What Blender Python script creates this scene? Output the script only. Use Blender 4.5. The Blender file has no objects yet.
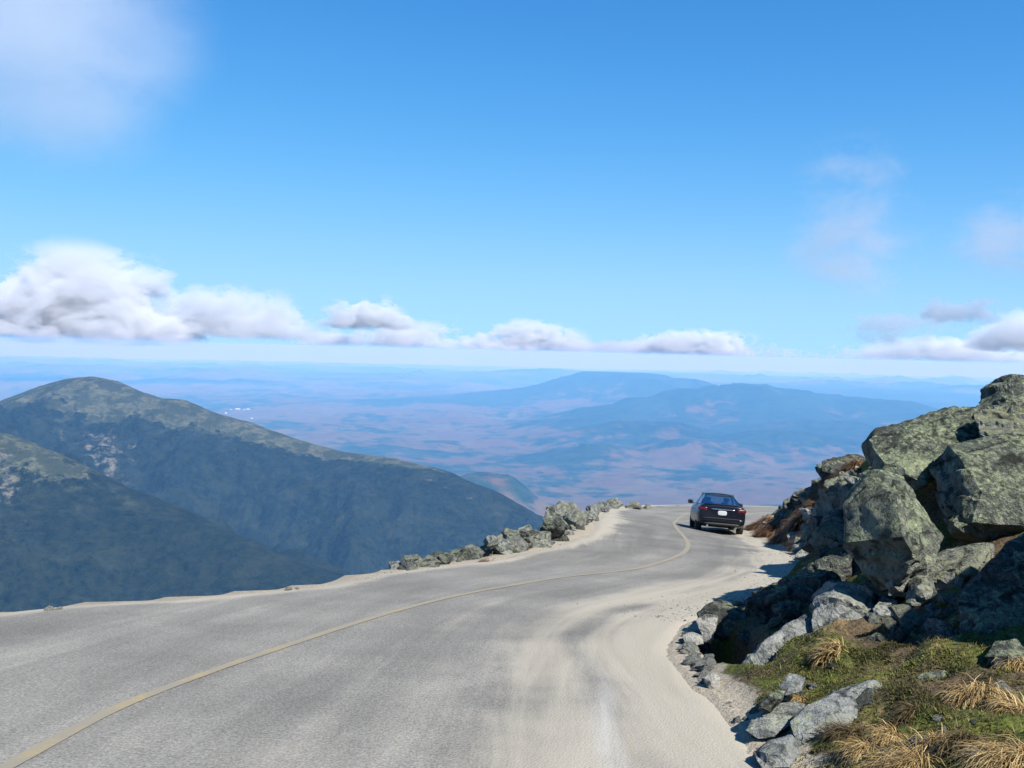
import bpy, bmesh, math, random
import numpy as np
from mathutils import Vector, Matrix

random.seed(7)
rng = np.random.default_rng(7)
sc = bpy.context.scene
COL = sc.collection
R = math.radians

# ------------------------------------------------------------------ camera, sky, sun, exposure
F = 995.6                                    # focal length in pixels of the 1024 wide frame (35 mm lens)
PITCH, ROLL = R(-1.9), R(1.45)
_f = np.array([0, math.cos(PITCH), math.sin(PITCH)])
_r0 = np.array([1.0, 0, 0]); _u0 = np.array([0, -math.sin(PITCH), math.cos(PITCH)])
CR = math.cos(ROLL) * _r0 + math.sin(ROLL) * _u0
CU = math.cos(ROLL) * _u0 - math.sin(ROLL) * _r0
CF = _f
cam_d = bpy.data.cameras.new('camera'); cam = bpy.data.objects.new('camera', cam_d); COL.objects.link(cam)
cam_d.sensor_width = 36.0; cam_d.lens = 35.0; cam_d.clip_start = 0.05; cam_d.clip_end = 400000
cam.matrix_world = Matrix(((CR[0], CU[0], -CF[0], 0), (CR[1], CU[1], -CF[1], 0), (CR[2], CU[2], -CF[2], 0), (0, 0, 0, 1)))
sc.camera = cam

SUN_AZ, SUN_EL = R(137), R(48)               # azimuth clockwise from the view direction (+Y)
world = bpy.data.worlds.new('World'); sc.world = world; world.use_nodes = True
wn = world.node_tree; bg = wn.nodes['Background']
sky = wn.nodes.new('ShaderNodeTexSky'); sky.sky_type = 'NISHITA'; sky.sun_disc = False
sky.sun_elevation = SUN_EL; sky.sun_rotation = SUN_AZ
sky.altitude = 1500; sky.air_density = 0.6; sky.dust_density = 0.0; sky.ozone_density = 3.0
hs = wn.nodes.new('ShaderNodeHueSaturation'); hs.inputs['Saturation'].default_value = 1.28
wn.links.new(sky.outputs[0], hs.inputs['Color'])
# a soft shoulder keeps the bright band at the horizon from burning out to white
sep = wn.nodes.new('ShaderNodeSeparateColor'); cmb = wn.nodes.new('ShaderNodeCombineColor'); wn.links.new(hs.outputs[0], sep.inputs[0])
def wmath(op, a, b):
    nd = wn.nodes.new('ShaderNodeMath'); nd.operation = op
    for k, v in ((0, a), (1, b)):
        if isinstance(v, (int, float)): nd.inputs[k].default_value = v
        else: wn.links.new(v, nd.inputs[k])
    return nd.outputs[0]
for i, c0 in enumerate((1.75, 3.3, 4.9)):
    x = wmath('MULTIPLY', sep.outputs[i], (1.42, 1.36, 1.42)[i]); q = wmath('MULTIPLY', x, 1 / c0)
    q = wmath('POWER', wmath('ADD', wmath('MULTIPLY', q, q), 1.0), -0.5); wn.links.new(wmath('MULTIPLY', x, q), cmb.inputs[i])
wn.links.new(cmb.outputs[0], bg.inputs[0]); bg.inputs[1].default_value = 0.1
sun_d = bpy.data.lights.new('sun', 'SUN'); sun_d.energy = 4.2; sun_d.angle = R(0.53); sun_d.color = (1.0, 0.955, 0.88)
sun = bpy.data.objects.new('sun', sun_d); COL.objects.link(sun)
SV = Vector((math.sin(SUN_AZ) * math.cos(SUN_EL), math.cos(SUN_AZ) * math.cos(SUN_EL), math.sin(SUN_EL)))
sun.rotation_euler = SV.to_track_quat('Z', 'Y').to_euler(); sun.location = SV * 60
sc.view_settings.view_transform = 'Standard'; sc.view_settings.look = 'None'
sc.view_settings.exposure = 1.3; sc.view_settings.gamma = 1.0
sc.cycles.max_bounces = 6; sc.cycles.diffuse_bounces = 3; sc.cycles.glossy_bounces = 3
sc.cycles.volume_bounces = 3; sc.cycles.transparent_max_bounces = 12
sc.cycles.volume_step_rate = 1.0; sc.cycles.volume_max_steps = 160
sc.cycles.use_denoising = True

# ------------------------------------------------------------------ helpers
def P(px, py, depth):
    """A point seen at a pixel of the photograph, at a distance along the view axis."""
    d = CF + (px - 512) / F * CR + (384 - py) / F * CU
    return d * depth

def _hash(ix, iy, iz, seed):
    h = (ix.astype(np.int64) * 374761393 + iy.astype(np.int64) * 668265263 + iz.astype(np.int64) * 2147483647 + seed * 974711) & 0xffffffff
    h = ((h ^ (h >> 13)) * 1274126177) & 0xffffffff
    h = (h ^ (h >> 16)) & 0xffffffff
    return h / 4294967295.0

def vnoise(p, seed=0):
    p = np.asarray(p, float); i = np.floor(p).astype(np.int64); f = p - i
    u = f * f * f * (f * (f * 6 - 15) + 10)
    x, y, z = i[..., 0], i[..., 1], i[..., 2]
    r = 0
    for dx in (0, 1):
        wx = u[..., 0] if dx else 1 - u[..., 0]
        for dy in (0, 1):
            wy = u[..., 1] if dy else 1 - u[..., 1]
            for dz in (0, 1):
                wz = u[..., 2] if dz else 1 - u[..., 2]
                r = r + wx * wy * wz * _hash(x + dx, y + dy, z + dz, seed)
    return r * 2 - 1

def fbm(p, octaves=5, seed=0, gain=0.5, lac=2.03):
    p = np.asarray(p, float); a = 1.0; r = 0; t = 0
    for k in range(octaves):
        r = r + a * vnoise(p, seed + k * 17); t += a; a *= gain; p = p * lac + 13.7
    return r / t

def ridged(p, octaves=5, seed=0):
    p = np.asarray(p, float); a = 1.0; r = 0; t = 0
    for k in range(octaves):
        r = r + a * (1 - 2 * np.abs(vnoise(p, seed + k * 31))); t += a; a *= 0.5; p = p * 2.07 + 5.1
    return r / t

def smooth(a, b, x):
    t = np.clip((np.asarray(x, float) - a) / (b - a), 0, 1); return t * t * (3 - 2 * t)

def xyz(x, y, z=0.0):
    x, y = np.broadcast_arrays(np.asarray(x, float), np.asarray(y, float)); return np.stack([x, y, np.zeros_like(x) + z], -1)

def spline(pts, n):
    """Catmull-Rom through pts, n samples evenly spaced along its length."""
    pts = np.asarray(pts, float); q = np.vstack([2 * pts[0] - pts[1], pts, 2 * pts[-1] - pts[-2]])
    out = []
    for i in range(1, len(q) - 2):
        t = np.linspace(0, 1, 40, endpoint=False)[:, None]
        a, b, c, d = q[i - 1], q[i], q[i + 1], q[i + 2]
        out.append(0.5 * (2 * b + (c - a) * t + (2 * a - 5 * b + 4 * c - d) * t ** 2 + (3 * b - a - 3 * c + d) * t ** 3))
    out = np.vstack(out + [pts[-1:]])
    s = np.r_[0, np.cumsum(np.linalg.norm(np.diff(out, axis=0), axis=1))]
    g = np.linspace(0, s[-1], n)
    return np.stack([np.interp(g, s, out[:, k]) for k in range(out.shape[1])], -1)

def tag(o, label=None, cat=None, group=None, kind=None):
    if label: o['label'] = label
    if cat: o['category'] = cat
    if group: o['group'] = group
    if kind: o['kind'] = kind
    return o

def link(name, me, mat=None, parent=None):
    o = bpy.data.objects.new(name, me); COL.objects.link(o)
    if mat and not me.materials: me.materials.append(mat)
    if parent: o.parent = parent
    return o

def empty(name, loc=(0, 0, 0)):
    o = bpy.data.objects.new(name, None); COL.objects.link(o); o.location = loc; return o

def mesh_np(name, v, f, shade=True):
    me = bpy.data.meshes.new(name)
    me.from_pydata(np.asarray(v, float).tolist(), [], [tuple(q) for q in np.asarray(f).tolist()] if not isinstance(f, list) else f)
    if shade: me.polygons.foreach_set('use_smooth', [True] * len(me.polygons))
    me.update(); return me

def grid_faces(nu, nv):
    i = np.arange(nu - 1)[:, None] * nv + np.arange(nv - 1)[None]
    i = i.ravel(); return np.stack([i, i + nv, i + nv + 1, i + 1], -1)

def attr(me, name, vals):
    a = me.attributes.new(name, 'FLOAT', 'POINT'); a.data.foreach_set('value', np.asarray(vals, np.float32).ravel())

class NT:
    """Small node-tree builder."""
    def __init__(self, name):
        self.m = bpy.data.materials.new(name); self.m.use_nodes = True; self.t = self.m.node_tree
        self.t.nodes.clear(); self.out = self.t.nodes.new('ShaderNodeOutputMaterial')
    def n(self, typ, **kw):
        nd = self.t.nodes.new('ShaderNode' + typ)
        for k, v in kw.items(): setattr(nd, k, v)
        return nd
    def set(self, sock, v):
        if hasattr(v, 'is_linked') or isinstance(v, bpy.types.NodeSocket): self.t.links.new(v, sock)
        elif isinstance(v, (tuple, list)) and len(v) == 3 and sock.type == 'RGBA': sock.default_value = (*v, 1)
        else: sock.default_value = v
    def obj(self): return self.n('TexCoord').outputs['Object']
    def noise(self, vec, scale, detail=4, rough=0.55, dist=0.0):
        nd = self.n('TexNoise'); self.set(nd.inputs['Vector'], vec); self.set(nd.inputs['Scale'], scale)
        nd.inputs['Detail'].default_value = detail; nd.inputs['Roughness'].default_value = rough; nd.inputs['Distortion'].default_value = dist
        return nd.outputs[0]
    def voro(self, vec, scale, feature='F1', rnd=1.0, out='Distance'):
        nd = self.n('TexVoronoi', feature=feature); self.set(nd.inputs['Vector'], vec); self.set(nd.inputs['Scale'], scale)
        nd.inputs['Randomness'].default_value = rnd; return nd.outputs[out]
    def math(self, op, a, b=0.0, c=None, clamp=False):
        nd = self.n('Math', operation=op, use_clamp=clamp); self.set(nd.inputs[0], a); self.set(nd.inputs[1], b)
        if c is not None: self.set(nd.inputs[2], c)
        return nd.outputs[0]
    def step(self, v, a, b, lo=0.0, hi=1.0):
        nd = self.n('MapRange', interpolation_type='SMOOTHSTEP'); self.set(nd.inputs['Value'], v)
        nd.inputs['From Min'].default_value = a; nd.inputs['From Max'].default_value = b
        nd.inputs['To Min'].default_value = lo; nd.inputs['To Max'].default_value = hi
        return nd.outputs[0]
    def mix(self, f, a, b):
        nd = self.n('Mix', data_type='RGBA'); self.set(nd.inputs[0], f); self.set(nd.inputs[6], a); self.set(nd.inputs[7], b); return nd.outputs[2]
    def mulc(self, c, v):
        nd = self.n('VectorMath', operation='SCALE'); self.set(nd.inputs[0], c); self.set(nd.inputs['Scale'], v); return nd.outputs[0]
    def map(self, vec, scale=(1, 1, 1), loc=(0, 0, 0), rot=(0, 0, 0)):
        nd = self.n('Mapping'); self.set(nd.inputs[0], vec); nd.inputs['Scale'].default_value = scale
        nd.inputs['Location'].default_value = loc; nd.inputs['Rotation'].default_value = rot; return nd.outputs[0]
    def attr(self, name): return self.n('Attribute', attribute_name=name).outputs['Fac']
    def normal_z(self):
        s = self.n('SeparateXYZ'); self.set(s.inputs[0], self.n('NewGeometry').outputs['Normal']); return s.outputs[2]
    def pos_z(self):
        s = self.n('SeparateXYZ'); self.set(s.inputs[0], self.n('NewGeometry').outputs['Position']); return s.outputs[2]
    def bump(self, h, strength=0.5, dist=0.02):
        nd = self.n('Bump'); self.set(nd.inputs['Height'], h); nd.inputs['Strength'].default_value = strength; nd.inputs['Distance'].default_value = dist
        return nd.outputs[0]
    def bsdf(self, color, rough=0.85, spec=0.3, normal=None, **kw):
        b = self.n('BsdfPrincipled'); self.set(b.inputs['Base Color'], color); self.set(b.inputs['Roughness'], rough)
        b.inputs['Specular IOR Level'].default_value = spec
        if normal is not None: self.set(b.inputs['Normal'], normal)
        for k, v in kw.items(): self.set(b.inputs[k.replace('_', ' ')], v)
        self.t.links.new(b.outputs[0], self.out.inputs['Surface']); return self.m

# ------------------------------------------------------------------ the road's height, and where a pixel's ray meets it
def H(x, y):
    x = np.asarray(x, float); y = np.asarray(y, float)
    bank = -0.155 * smooth(15, 30, y) * (1 - 0.75 * smooth(42, 54, y))
    z = -1.6 - 0.12 * y + bank * np.clip(x - 4.5, -4, 2.9)
    return z

def hit(px, py, fn=H):
    d = P(px, py, 1.0); lo, hi = 1.0, None
    t = 1.0
    while t < 200:
        p = d * t
        if p[2] < fn(p[0], p[1]): hi = t; break
        lo = t; t *= 1.01
    if hi is None: return d * 200
    for _ in range(30):
        m = (lo + hi) / 2; p = d * m
        if p[2] < fn(p[0], p[1]): hi = m
        else: lo = m
    return d * hi


# the two rims of the road (metres), the sandy verge included
LE = [(-6.8, -9), (-6.8, 0), (-6.6, 4), (-6.1, 8), (-5.25, 10.24), (-3.9, 11.6), (-2.75, 13.0), (-1.8, 15.0), (-0.63, 16.7), (0.73, 19.3), (1.69, 21.8),
      (2.5, 27.5), (3.6, 37.5), (5.0, 47), (7.6, 54), (11.5, 57), (16, 57), (27, 53), (42, 46)]
RE = [(1.05, -9), (1.25, 0), (1.45, 4.0), (1.48, 5.38), (1.47, 6.64), (1.45, 7.8), (1.56, 9.2), (2.0, 10.7), (2.8, 12.1), (4.23, 14.6), (5.0, 16.8),
      (6.3, 22.1), (7.75, 29.5), (8.5, 34.6), (9.3, 38.3), (10.6, 42), (13.2, 45), (18, 46.5), (27, 44.5), (38, 38)]
LINE = [(-2.6, -9), (-2.62, 0), (-2.54, 5.18), (-2.35, 7), (-1.63, 9.7), (-0.7, 12.27), (0.79, 14.8), (2.44, 17.0), (3.85, 21.2), (5.2, 30.4), (6.7, 40), (8.6, 47.5), (12.2, 51), (17, 51.5), (27, 49), (40, 42)]
NS, NC = 640, 64
def paired(a, n):
    """Splines through matched control points, so that the two rims stay abreast."""
    a = np.asarray(a, float); q = np.vstack([2 * a[0] - a[1], a, 2 * a[-1] - a[-2]]); m = len(a) - 1
    u = np.linspace(0, m - 1e-9, n); k = u.astype(int); t = (u - k)[:, None]
    A, B, C, D = q[k], q[k + 1], q[k + 2], q[k + 3]
    return 0.5 * (2 * B + (C - A) * t + (2 * A - 5 * B + 4 * C - D) * t ** 2 + (3 * B - A - 3 * C + D) * t ** 3)
LS, RS = paired(LE, NS), paired(RE, NS)
LS0, RS0 = LS.copy(), RS.copy()
_dv = (RS - LS) / np.linalg.norm(RS - LS, axis=1)[:, None]
RS = RS + _dv * (0.10 * fbm(xyz(RS[:, 0] * 1.6, RS[:, 1] * 1.6), 4, 201))[:, None]; LS = LS + _dv * (0.22 * fbm(xyz(LS[:, 0] * .8, LS[:, 1] * .8), 4, 202))[:, None]
POLY = np.vstack([LS[::3], RS[::-3]])

def seg_dist(x, y, line):
    """Distance from points to a polyline, and the nearest point's parameter."""
    p = np.stack([np.ravel(x), np.ravel(y)], -1); best = np.full(len(p), 1e18); par = np.zeros(len(p))
    for i in range(len(line) - 1):
        a, b = line[i], line[i + 1]; d = b - a; L = d @ d
        if L < 1e-12: continue
        t = np.clip(((p - a) @ d) / L, 0, 1); q = a + t[:, None] * d; dd = ((p - q) ** 2).sum(1)
        m = dd < best; best[m] = dd[m]; par[m] = i + t[m]
    return np.sqrt(best).reshape(np.shape(x)), par.reshape(np.shape(x))

def inside(x, y, poly):
    x = np.asarray(x, float); y = np.asarray(y, float); r = np.zeros(x.shape, bool); j = len(poly) - 1
    for i in range(len(poly)):
        xi, yi = poly[i]; xj, yj = poly[j]
        if yi != yj:
            r ^= ((yi > y) != (yj > y)) & (x < (xj - xi) * (y - yi) / (yj - yi) + xi)
        j = i
    return r

# ------------------------------------------------------------------ materials of the land
def mat_road():
    k = NT('asphalt_and_sand'); uv = k.n('UVMap', uv_map='UVMap').outputs[0]; ob = k.obj()
    sand = k.attr('sand'); track = k.attr('track'); white = k.attr('white')
    fine = k.noise(ob, 55, 3, 0.7); grit = k.voro(ob, 70); mid = k.noise(ob, 7, 5, 0.65); big = k.noise(ob, 0.7, 4)
    streak = k.noise(k.map(uv, (0.20, 2.2, 1)), 1.0, 6, 0.66, 0.5)
    streak2 = k.noise(k.map(uv, (0.35, 13, 1)), 1.0, 4, 0.6, 0.15)
    asp = k.mix(k.step(fine, 0.30, 0.72), (0.105, 0.101, 0.090), (0.228, 0.218, 0.193))
    asp = k.mix(k.step(grit, 0.05, 0.25, 0.32, 0.0), asp, (0.31, 0.295, 0.265))
    asp = k.mulc(asp, k.step(big, 0.3, 0.7, 0.84, 1.12)); asp = k.mulc(asp, k.step(streak, 0.3, 0.7, 0.86, 1.10))
    asp = k.mulc(asp, k.math('SUBTRACT', 1.0, k.math('MULTIPLY', track, 0.26)))
    sd = k.mix(k.step(streak, 0.35, 0.65), (0.255, 0.233, 0.187), (0.292, 0.268, 0.217))
    sd = k.mix(k.step(grit, 0.06, 0.30, 0.3, 0.0), sd, (0.23, 0.21, 0.175))
    s = k.math('ADD', sand, k.math('MULTIPLY', k.math('SUBTRACT', streak, 0.5), 1.15))
    s = k.math('ADD', s, k.math('MULTIPLY', k.math('SUBTRACT', streak2, 0.5), 0.16))
    s = k.math('ADD', s, k.math('MULTIPLY', k.math('SUBTRACT', big, 0.5), 1.1))
    sm = k.math('MULTIPLY', k.step(s, 0.1, 1.0), 0.95)
    c = k.mix(sm, asp, sd)
    w = k.math('MULTIPLY', white, k.step(streak2, 0.25, 0.55))
    c = k.mix(k.math('MULTIPLY', w, 0.6), c, (0.40, 0.39, 0.37))
    h = k.math('ADD', k.math('MULTIPLY', fine, 0.6), k.math('MULTIPLY', grit, 0.5))
    return k.bsdf(c, 0.9, 0.25, k.bump(h, 0.5, 0.015))

def mat_line():
    k = NT('worn_yellow_paint'); ob = k.obj(); a = k.noise(ob, 30, 4, 0.7); b = k.noise(ob, 2.2, 4)
    wear = k.step(k.math('ADD', k.math('MULTIPLY', a, 0.6), k.math('MULTIPLY', b, 0.5)), 0.33, 0.60)
    return k.bsdf(k.mix(wear, (0.26, 0.205, 0.10), (0.19, 0.173, 0.135)), 0.85, 0.25, k.bump(a, 0.3, 0.01))

def mat_hillside():
    k = NT('peat_moss_and_gravel'); ob = k.obj(); n1 = k.noise(ob, 1.1, 5); n2 = k.noise(ob, 5, 5, 0.7); n3 = k.noise(ob, 34, 4, 0.7); n4 = k.noise(k.map(ob, loc=(31, 7, 3)), 2.3, 5, 0.65)
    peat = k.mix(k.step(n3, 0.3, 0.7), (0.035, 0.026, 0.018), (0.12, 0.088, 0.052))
    moss = k.mix(k.step(n3, 0.3, 0.7), (0.035, 0.046, 0.010), (0.105, 0.115, 0.026))
    straw = k.mix(k.step(n3, 0.3, 0.7), (0.14, 0.085, 0.035), (0.27, 0.19, 0.09))
    c = k.mix(k.step(n1, 0.42, 0.56), peat, moss); c = k.mix(k.step(n4, 0.55, 0.66), c, straw)
    gr = k.mix(k.step(n3, 0.3, 0.7), (0.15, 0.145, 0.135), (0.34, 0.33, 0.30))
    c = k.mix(k.step(k.math('ADD', k.attr('stony'), k.math('MULTIPLY', k.math('SUBTRACT', n2, 0.5), 0.9)), 0.4, 0.6), c, gr)
    sd = k.mix(k.step(n3, 0.3, 0.7), (0.22, 0.19, 0.145), (0.33, 0.295, 0.23))
    c = k.mix(k.step(k.math('ADD', k.attr('sandy'), k.math('MULTIPLY', k.math('SUBTRACT', n2, 0.5), 0.9)), 0.4, 0.6), c, sd)
    return k.bsdf(c, 0.95, 0.1, k.bump(k.math('ADD', n2, k.math('MULTIPLY', n3, 0.5)), 0.8, 0.05))

def mat_mountain():
    k = NT('alpine_slope'); ob = k.obj(); z = k.pos_z()
    n1 = k.noise(ob, 0.0035, 6, 0.62); n2 = k.noise(ob, 0.012, 5, 0.65); n3 = k.noise(ob, 0.045, 4, 0.75); n4 = k.noise(k.map(ob, (1, 1, 0.35)), 0.02, 4, 0.6)
    forest = k.mix(k.step(n3, 0.3, 0.7), (0.003, 0.008, 0.008), (0.018, 0.026, 0.018))
    forest = k.mix(k.step(n2, 0.45, 0.75, 0, 0.5), forest, (0.036, 0.044, 0.030))
    tundra = k.mix(k.step(n3, 0.3, 0.7), (0.038, 0.046, 0.028), (0.095, 0.102, 0.064))
    tundra = k.mix(k.step(n2, 0.46, 0.56, 0, 0.85), tundra, (0.026, 0.034, 0.022))
    line = k.math('ADD', k.attr('alpine'), k.math('MULTIPLY', k.math('SUBTRACT', n1, 0.5), 1.5)); line = k.math('ADD', line, k.math('MULTIPLY', k.math('SUBTRACT', n2, 0.5), 1.5)); line = k.math('ADD', line, k.math('MULTIPLY', k.math('SUBTRACT', n3, 0.5), 0.7))
    c = k.mix(k.step(line, 0.40, 0.62), forest, tundra)
    sc_ = k.math('ADD', k.attr('scree'), k.math('MULTIPLY', k.math('SUBTRACT', n4, 0.5), 1.6)); sc_ = k.math('ADD', sc_, k.math('MULTIPLY', k.math('SUBTRACT', n3, 0.5), 0.8))
    c = k.mix(k.step(sc_, 0.5, 0.85, 0, 0.75), c, (0.17, 0.16, 0.135))
    return k.bsdf(c, 0.95, 0.05, k.bump(n3, 1.0, 14.0))

def mat_valley():
    k = NT('autumn_forest_land'); ob = k.obj()
    n1 = k.noise(k.map(ob, (1, 0.55, 1)), 0.00028, 6, 0.62, 0.3); n2 = k.noise(k.map(ob, (1, 0.6, 1), (900, 40, 3)), 0.0011, 6, 0.68); n3 = k.noise(ob, 0.006, 4, 0.65)
    n5 = k.noise(ob, 0.0034, 4, 0.65); n4 = k.noise(k.map(ob, (1, 0.45, 1), (5000, 900, 0)), 0.00035, 5, 0.6)
    red = k.mix(k.step(n2, 0.35, 0.65), (0.080, 0.053, 0.032), (0.105, 0.086, 0.050)); red = k.mix(k.step(n3, 0.4, 0.7, 0, 0.5), red, (0.050, 0.040, 0.024))
    green = k.mix(k.step(n3, 0.3, 0.7), (0.006, 0.018, 0.015), (0.022, 0.042, 0.026))
    m = k.math('ADD', k.math('MULTIPLY', n1, 0.30), k.math('MULTIPLY', n2, 0.40)); m = k.math('ADD', m, k.math('MULTIPLY', n5, 0.30)); m = k.math('ADD', m, k.math('MULTIPLY', k.attr('conifer'), 0.10))
    c = k.mix(k.step(m, 0.478, 0.545), red, green)
    c = k.mix(k.step(n4, 0.66, 0.72, 0, 0.3), c, (0.15, 0.14, 0.08))
    return k.bsdf(c, 0.95, 0.05, k.bump(n3, 0.6, 25.0))

# ------------------------------------------------------------------ the land near the road
CTRL = []                                     # x, y, height above the road's own surface
for px, py, d in [(1024, 768, 4.4), (930, 768, 4.75), (860, 768, 4.95), (1000, 690, 5.7), (900, 705, 5.9), (840, 715, 6.0), (1000, 640, 6.6), (930, 640, 7.1), (865, 645, 7.3),
                  (800, 680, 6.9), (795, 640, 8.1), (890, 600, 8.4), (800, 605, 10.0), (965, 565, 8.6), (850, 585, 9.4), (970, 480, 10.4), (1010, 425, 11.5), (900, 475, 11.6), (1010, 398, 13),
                  (845, 528, 17.5), (825, 545, 20), (845, 505, 23), (862, 490, 23), (845, 482, 28), (832, 492, 31), (820, 507, 30), (802, 517, 33), (780, 523, 37), (835, 520, 24), (815, 535, 25), (750, 640, 8.9), (760, 620, 10.5),
                   (752, 523, 41), (765, 516, 42.5), (780, 507, 42.5), (800, 496, 41), (815, 484, 39), (830, 472, 36), (846, 463, 33), (862, 459, 30), (1000, 402, 16), (965, 418, 18), (1030, 398, 20), (900, 440, 26), (935, 430, 28), (985, 412, 14.5), (1024, 405, 14),
                   (870, 440, 16), (940, 425, 15)]:
    p = P(px, py, d); CTRL.append((p[0], p[1], p[2] - float(H(p[0], p[1]))))
CTRL += [(9, 9, 2.3), (14, 9, 2.6), (12, 15, 2.6), (13, 22, 2.3), (15, 30, 2.2), (16, 38, 1.8), (20, 20, 3.6), (30, 10, 3.3), (30, 30, 4.0), (6, 4, 1.1), (10, 2, 1.7), (5, -3, 0.9), (12, -6, 2.0), (28, -6, 3.0), (3, 0, 0.35), (40, 10, 4), (40, 35, 5), (3, 4, .28)]
for x, y in RS[::14]: CTRL.append((x, y, 0.0))
CTRL = np.array(CTRL)
def _tps(r): return r * r * np.log(r + 1e-9)
_n = len(CTRL); _A = np.zeros((_n + 3, _n + 3)); _d = np.linalg.norm(CTRL[:, None, :2] - CTRL[None, :, :2], axis=-1)
_A[:_n, :_n] = _tps(_d) + np.eye(_n) * 0.25; _A[:_n, _n] = 1; _A[:_n, _n + 1:] = CTRL[:, :2]; _A[_n, :_n] = 1; _A[_n + 1:, :_n] = CTRL[:, :2].T
_w = np.linalg.solve(_A, np.r_[CTRL[:, 2], 0, 0, 0])
def EMB(x, y):
    r = 0
    for i in range(_n): r = r + _w[i] * _tps(np.hypot(x - CTRL[i, 0], y - CTRL[i, 1]))
    return r + _w[_n] + _w[_n + 1] * x + _w[_n + 2] * y

def G(x, y, detail=True):
    """Height of the ground off the road: the bank on the inner side, the drop on the outer side."""
    x = np.asarray(x, float); y = np.asarray(y, float); sh = x.shape
    xf, yf = np.atleast_1d(x).ravel(), np.atleast_1d(y).ravel()
    dl, pl = seg_dist(xf, yf, LS[::4]); dr, pr = seg_dist(xf, yf, RS[::4]); ins = inside(xf, yf, POLY)
    h = H(xf, yf)
    right = (dr < dl)
    n = fbm(xyz(xf, yf) * 0.9, 5, 3) if detail else 0
    n2 = fbm(xyz(xf, yf) * 4.5, 3, 9) if detail else 0
    ew = np.interp(yf, [9.5, 13], [0.5, 1.0]); e = np.maximum(EMB(xf, yf), -0.02) * smooth(0.02, 1.0, dr / ew) + (n * 0.22 + n2 * 0.10) * smooth(0.05, 0.9, dr)
    e = np.maximum(e, -0.03); hollow = np.exp(-(((xf - 2.04) / 0.21) ** 2 + ((yf - 8.85) / 0.95) ** 2) ** 2); e = e - 1.1 * hollow * smooth(0.0, 0.22, dr)
    zr = h + e
    zl = h - 0.02 - 0.06 * np.minimum(dl, 1.2) - 0.75 * np.maximum(dl - 0.5, 0) + (n * 0.5 + n2 * 0.1) * smooth(0.4, 2.5, dl)
    z = np.where(right, zr, zl); z = np.where(ins, h - 0.035, z)
    sx = 512 + F * (xf * CR[0] + yf * CR[1]) / np.maximum(yf, 1); sil = np.interp(sx, [745, 800, 830, 866, 880, 985, 1024, 1100], [530, 500, 474, 466, 448, 424, 402, 392])
    cap = -yf * (sil - 352 - (sx - 512) * 0.0253) / F
    z = np.where(right & (yf > 8) & (yf < 44) & (sx > 740) & (sx < 1250), np.minimum(z, np.maximum(cap, h - 0.03)), z)
    far = smooth(35, 58, np.hypot(xf - 2, yf - 22)) ; z = z - 26 * far
    return z.reshape(sh) if sh else float(z[0])

def axis(lo, a, b, hi, fine, grow=1.13):
    mid = list(np.arange(a, b + fine / 2, fine)); st = fine; q = b
    while q < hi: st = min(st * grow, 3.0); q += st; mid.append(q)
    st = fine; q = a
    while q > lo: st = min(st * grow, 3.0); q -= st; mid.insert(0, q)
    return np.array(mid)
xa, ya = axis(-60, 0.9, 6.6, 64, 0.055), axis(-40, 4.0, 13.5, 84, 0.055, 1.05)
X, Y = np.meshgrid(xa, ya, indexing='ij'); Z = ZG = G(X, Y)
me = mesh_np('hillside', np.stack([X, Y, Z], -1).reshape(-1, 3), grid_faces(len(xa), len(ya)))
_dl, _ = seg_dist(X, Y, LS[::4]); _dr, _ = seg_dist(X, Y, RS[::4])
_pit_shade = np.exp(-(((X - 2.04) / 0.23) ** 2 + ((Y - 8.85) / 1.0) ** 2) ** 2)
attr(me, 'sandy', np.maximum(smooth(1.6, 0.2, _dl), smooth(0.5, 0.1, _dr)) - 1.6 * _pit_shade)  # sand withheld in the pit: darker ground stands in for its shade
attr(me, 'stony', np.where(_dl < _dr, 0.75, 0.42 * smooth(12, 18, Y)) * np.ones_like(X))
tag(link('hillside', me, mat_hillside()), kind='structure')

# the road sheet
U = np.linspace(0, 1, NC); V2 = LS[:, None] * (1 - U[None, :, None]) + RS[:, None] * U[None, :, None]
zz = H(V2[..., 0], V2[..., 1]) + 0.012 * fbm(xyz(V2[..., 0], V2[..., 1]) * 0.8, 3, 5)
dL = np.linalg.norm(V2 - LS[:, None], axis=-1); dR = np.linalg.norm(V2 - RS[:, None], axis=-1)
zz = zz - 0.03 * smooth(0.12, 0.0, dR) - 0.03 * smooth(0.15, 0.0, dL)
me = mesh_np('road', np.concatenate([V2, zz[..., None]], -1).reshape(-1, 3), grid_faces(NS, NC))
srun = np.r_[0, np.cumsum(np.linalg.norm(np.diff((LS + RS) / 2, axis=0), axis=1))]
S2 = np.repeat(srun[:, None], NC, 1); T2 = np.sum((RS0[:, None] - V2) * ((RS0 - LS0) / np.linalg.norm(RS0 - LS0, axis=1)[:, None])[:, None], -1)
uvl = me.uv_layers.new(name='UVMap'); vi = np.zeros(len(me.loops), np.int32); me.loops.foreach_get('vertex_index', vi)
uvl.data.foreach_set('uv', np.stack([S2.ravel()[vi], T2.ravel()[vi]], -1).astype(np.float32).ravel())
yy = V2[..., 1]
wid = np.interp(yy, [0, 5, 7.5, 9.5, 12, 16, 20, 26, 34, 40, 46], [1.35, 1.4, 1.75, 1.95, 1.75, 1.4, 1.2, .85, .55, .6, 1.2])
sandR = smooth(wid * 1.35, wid * 0.35, dR) * 0.95
verge = np.interp(yy, [0, 8, 11, 13, 16, 22, 26, 30, 40, 46], [.35, .35, .36, .42, .42, .5, .65, .8, .8, 1.3])
sandL = smooth(verge * 1.4, verge * 0.4, dL) * 1.05
wob = 0.25 * fbm(xyz(V2[..., 0] * .5, V2[..., 1] * .22), 3, 91)
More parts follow.
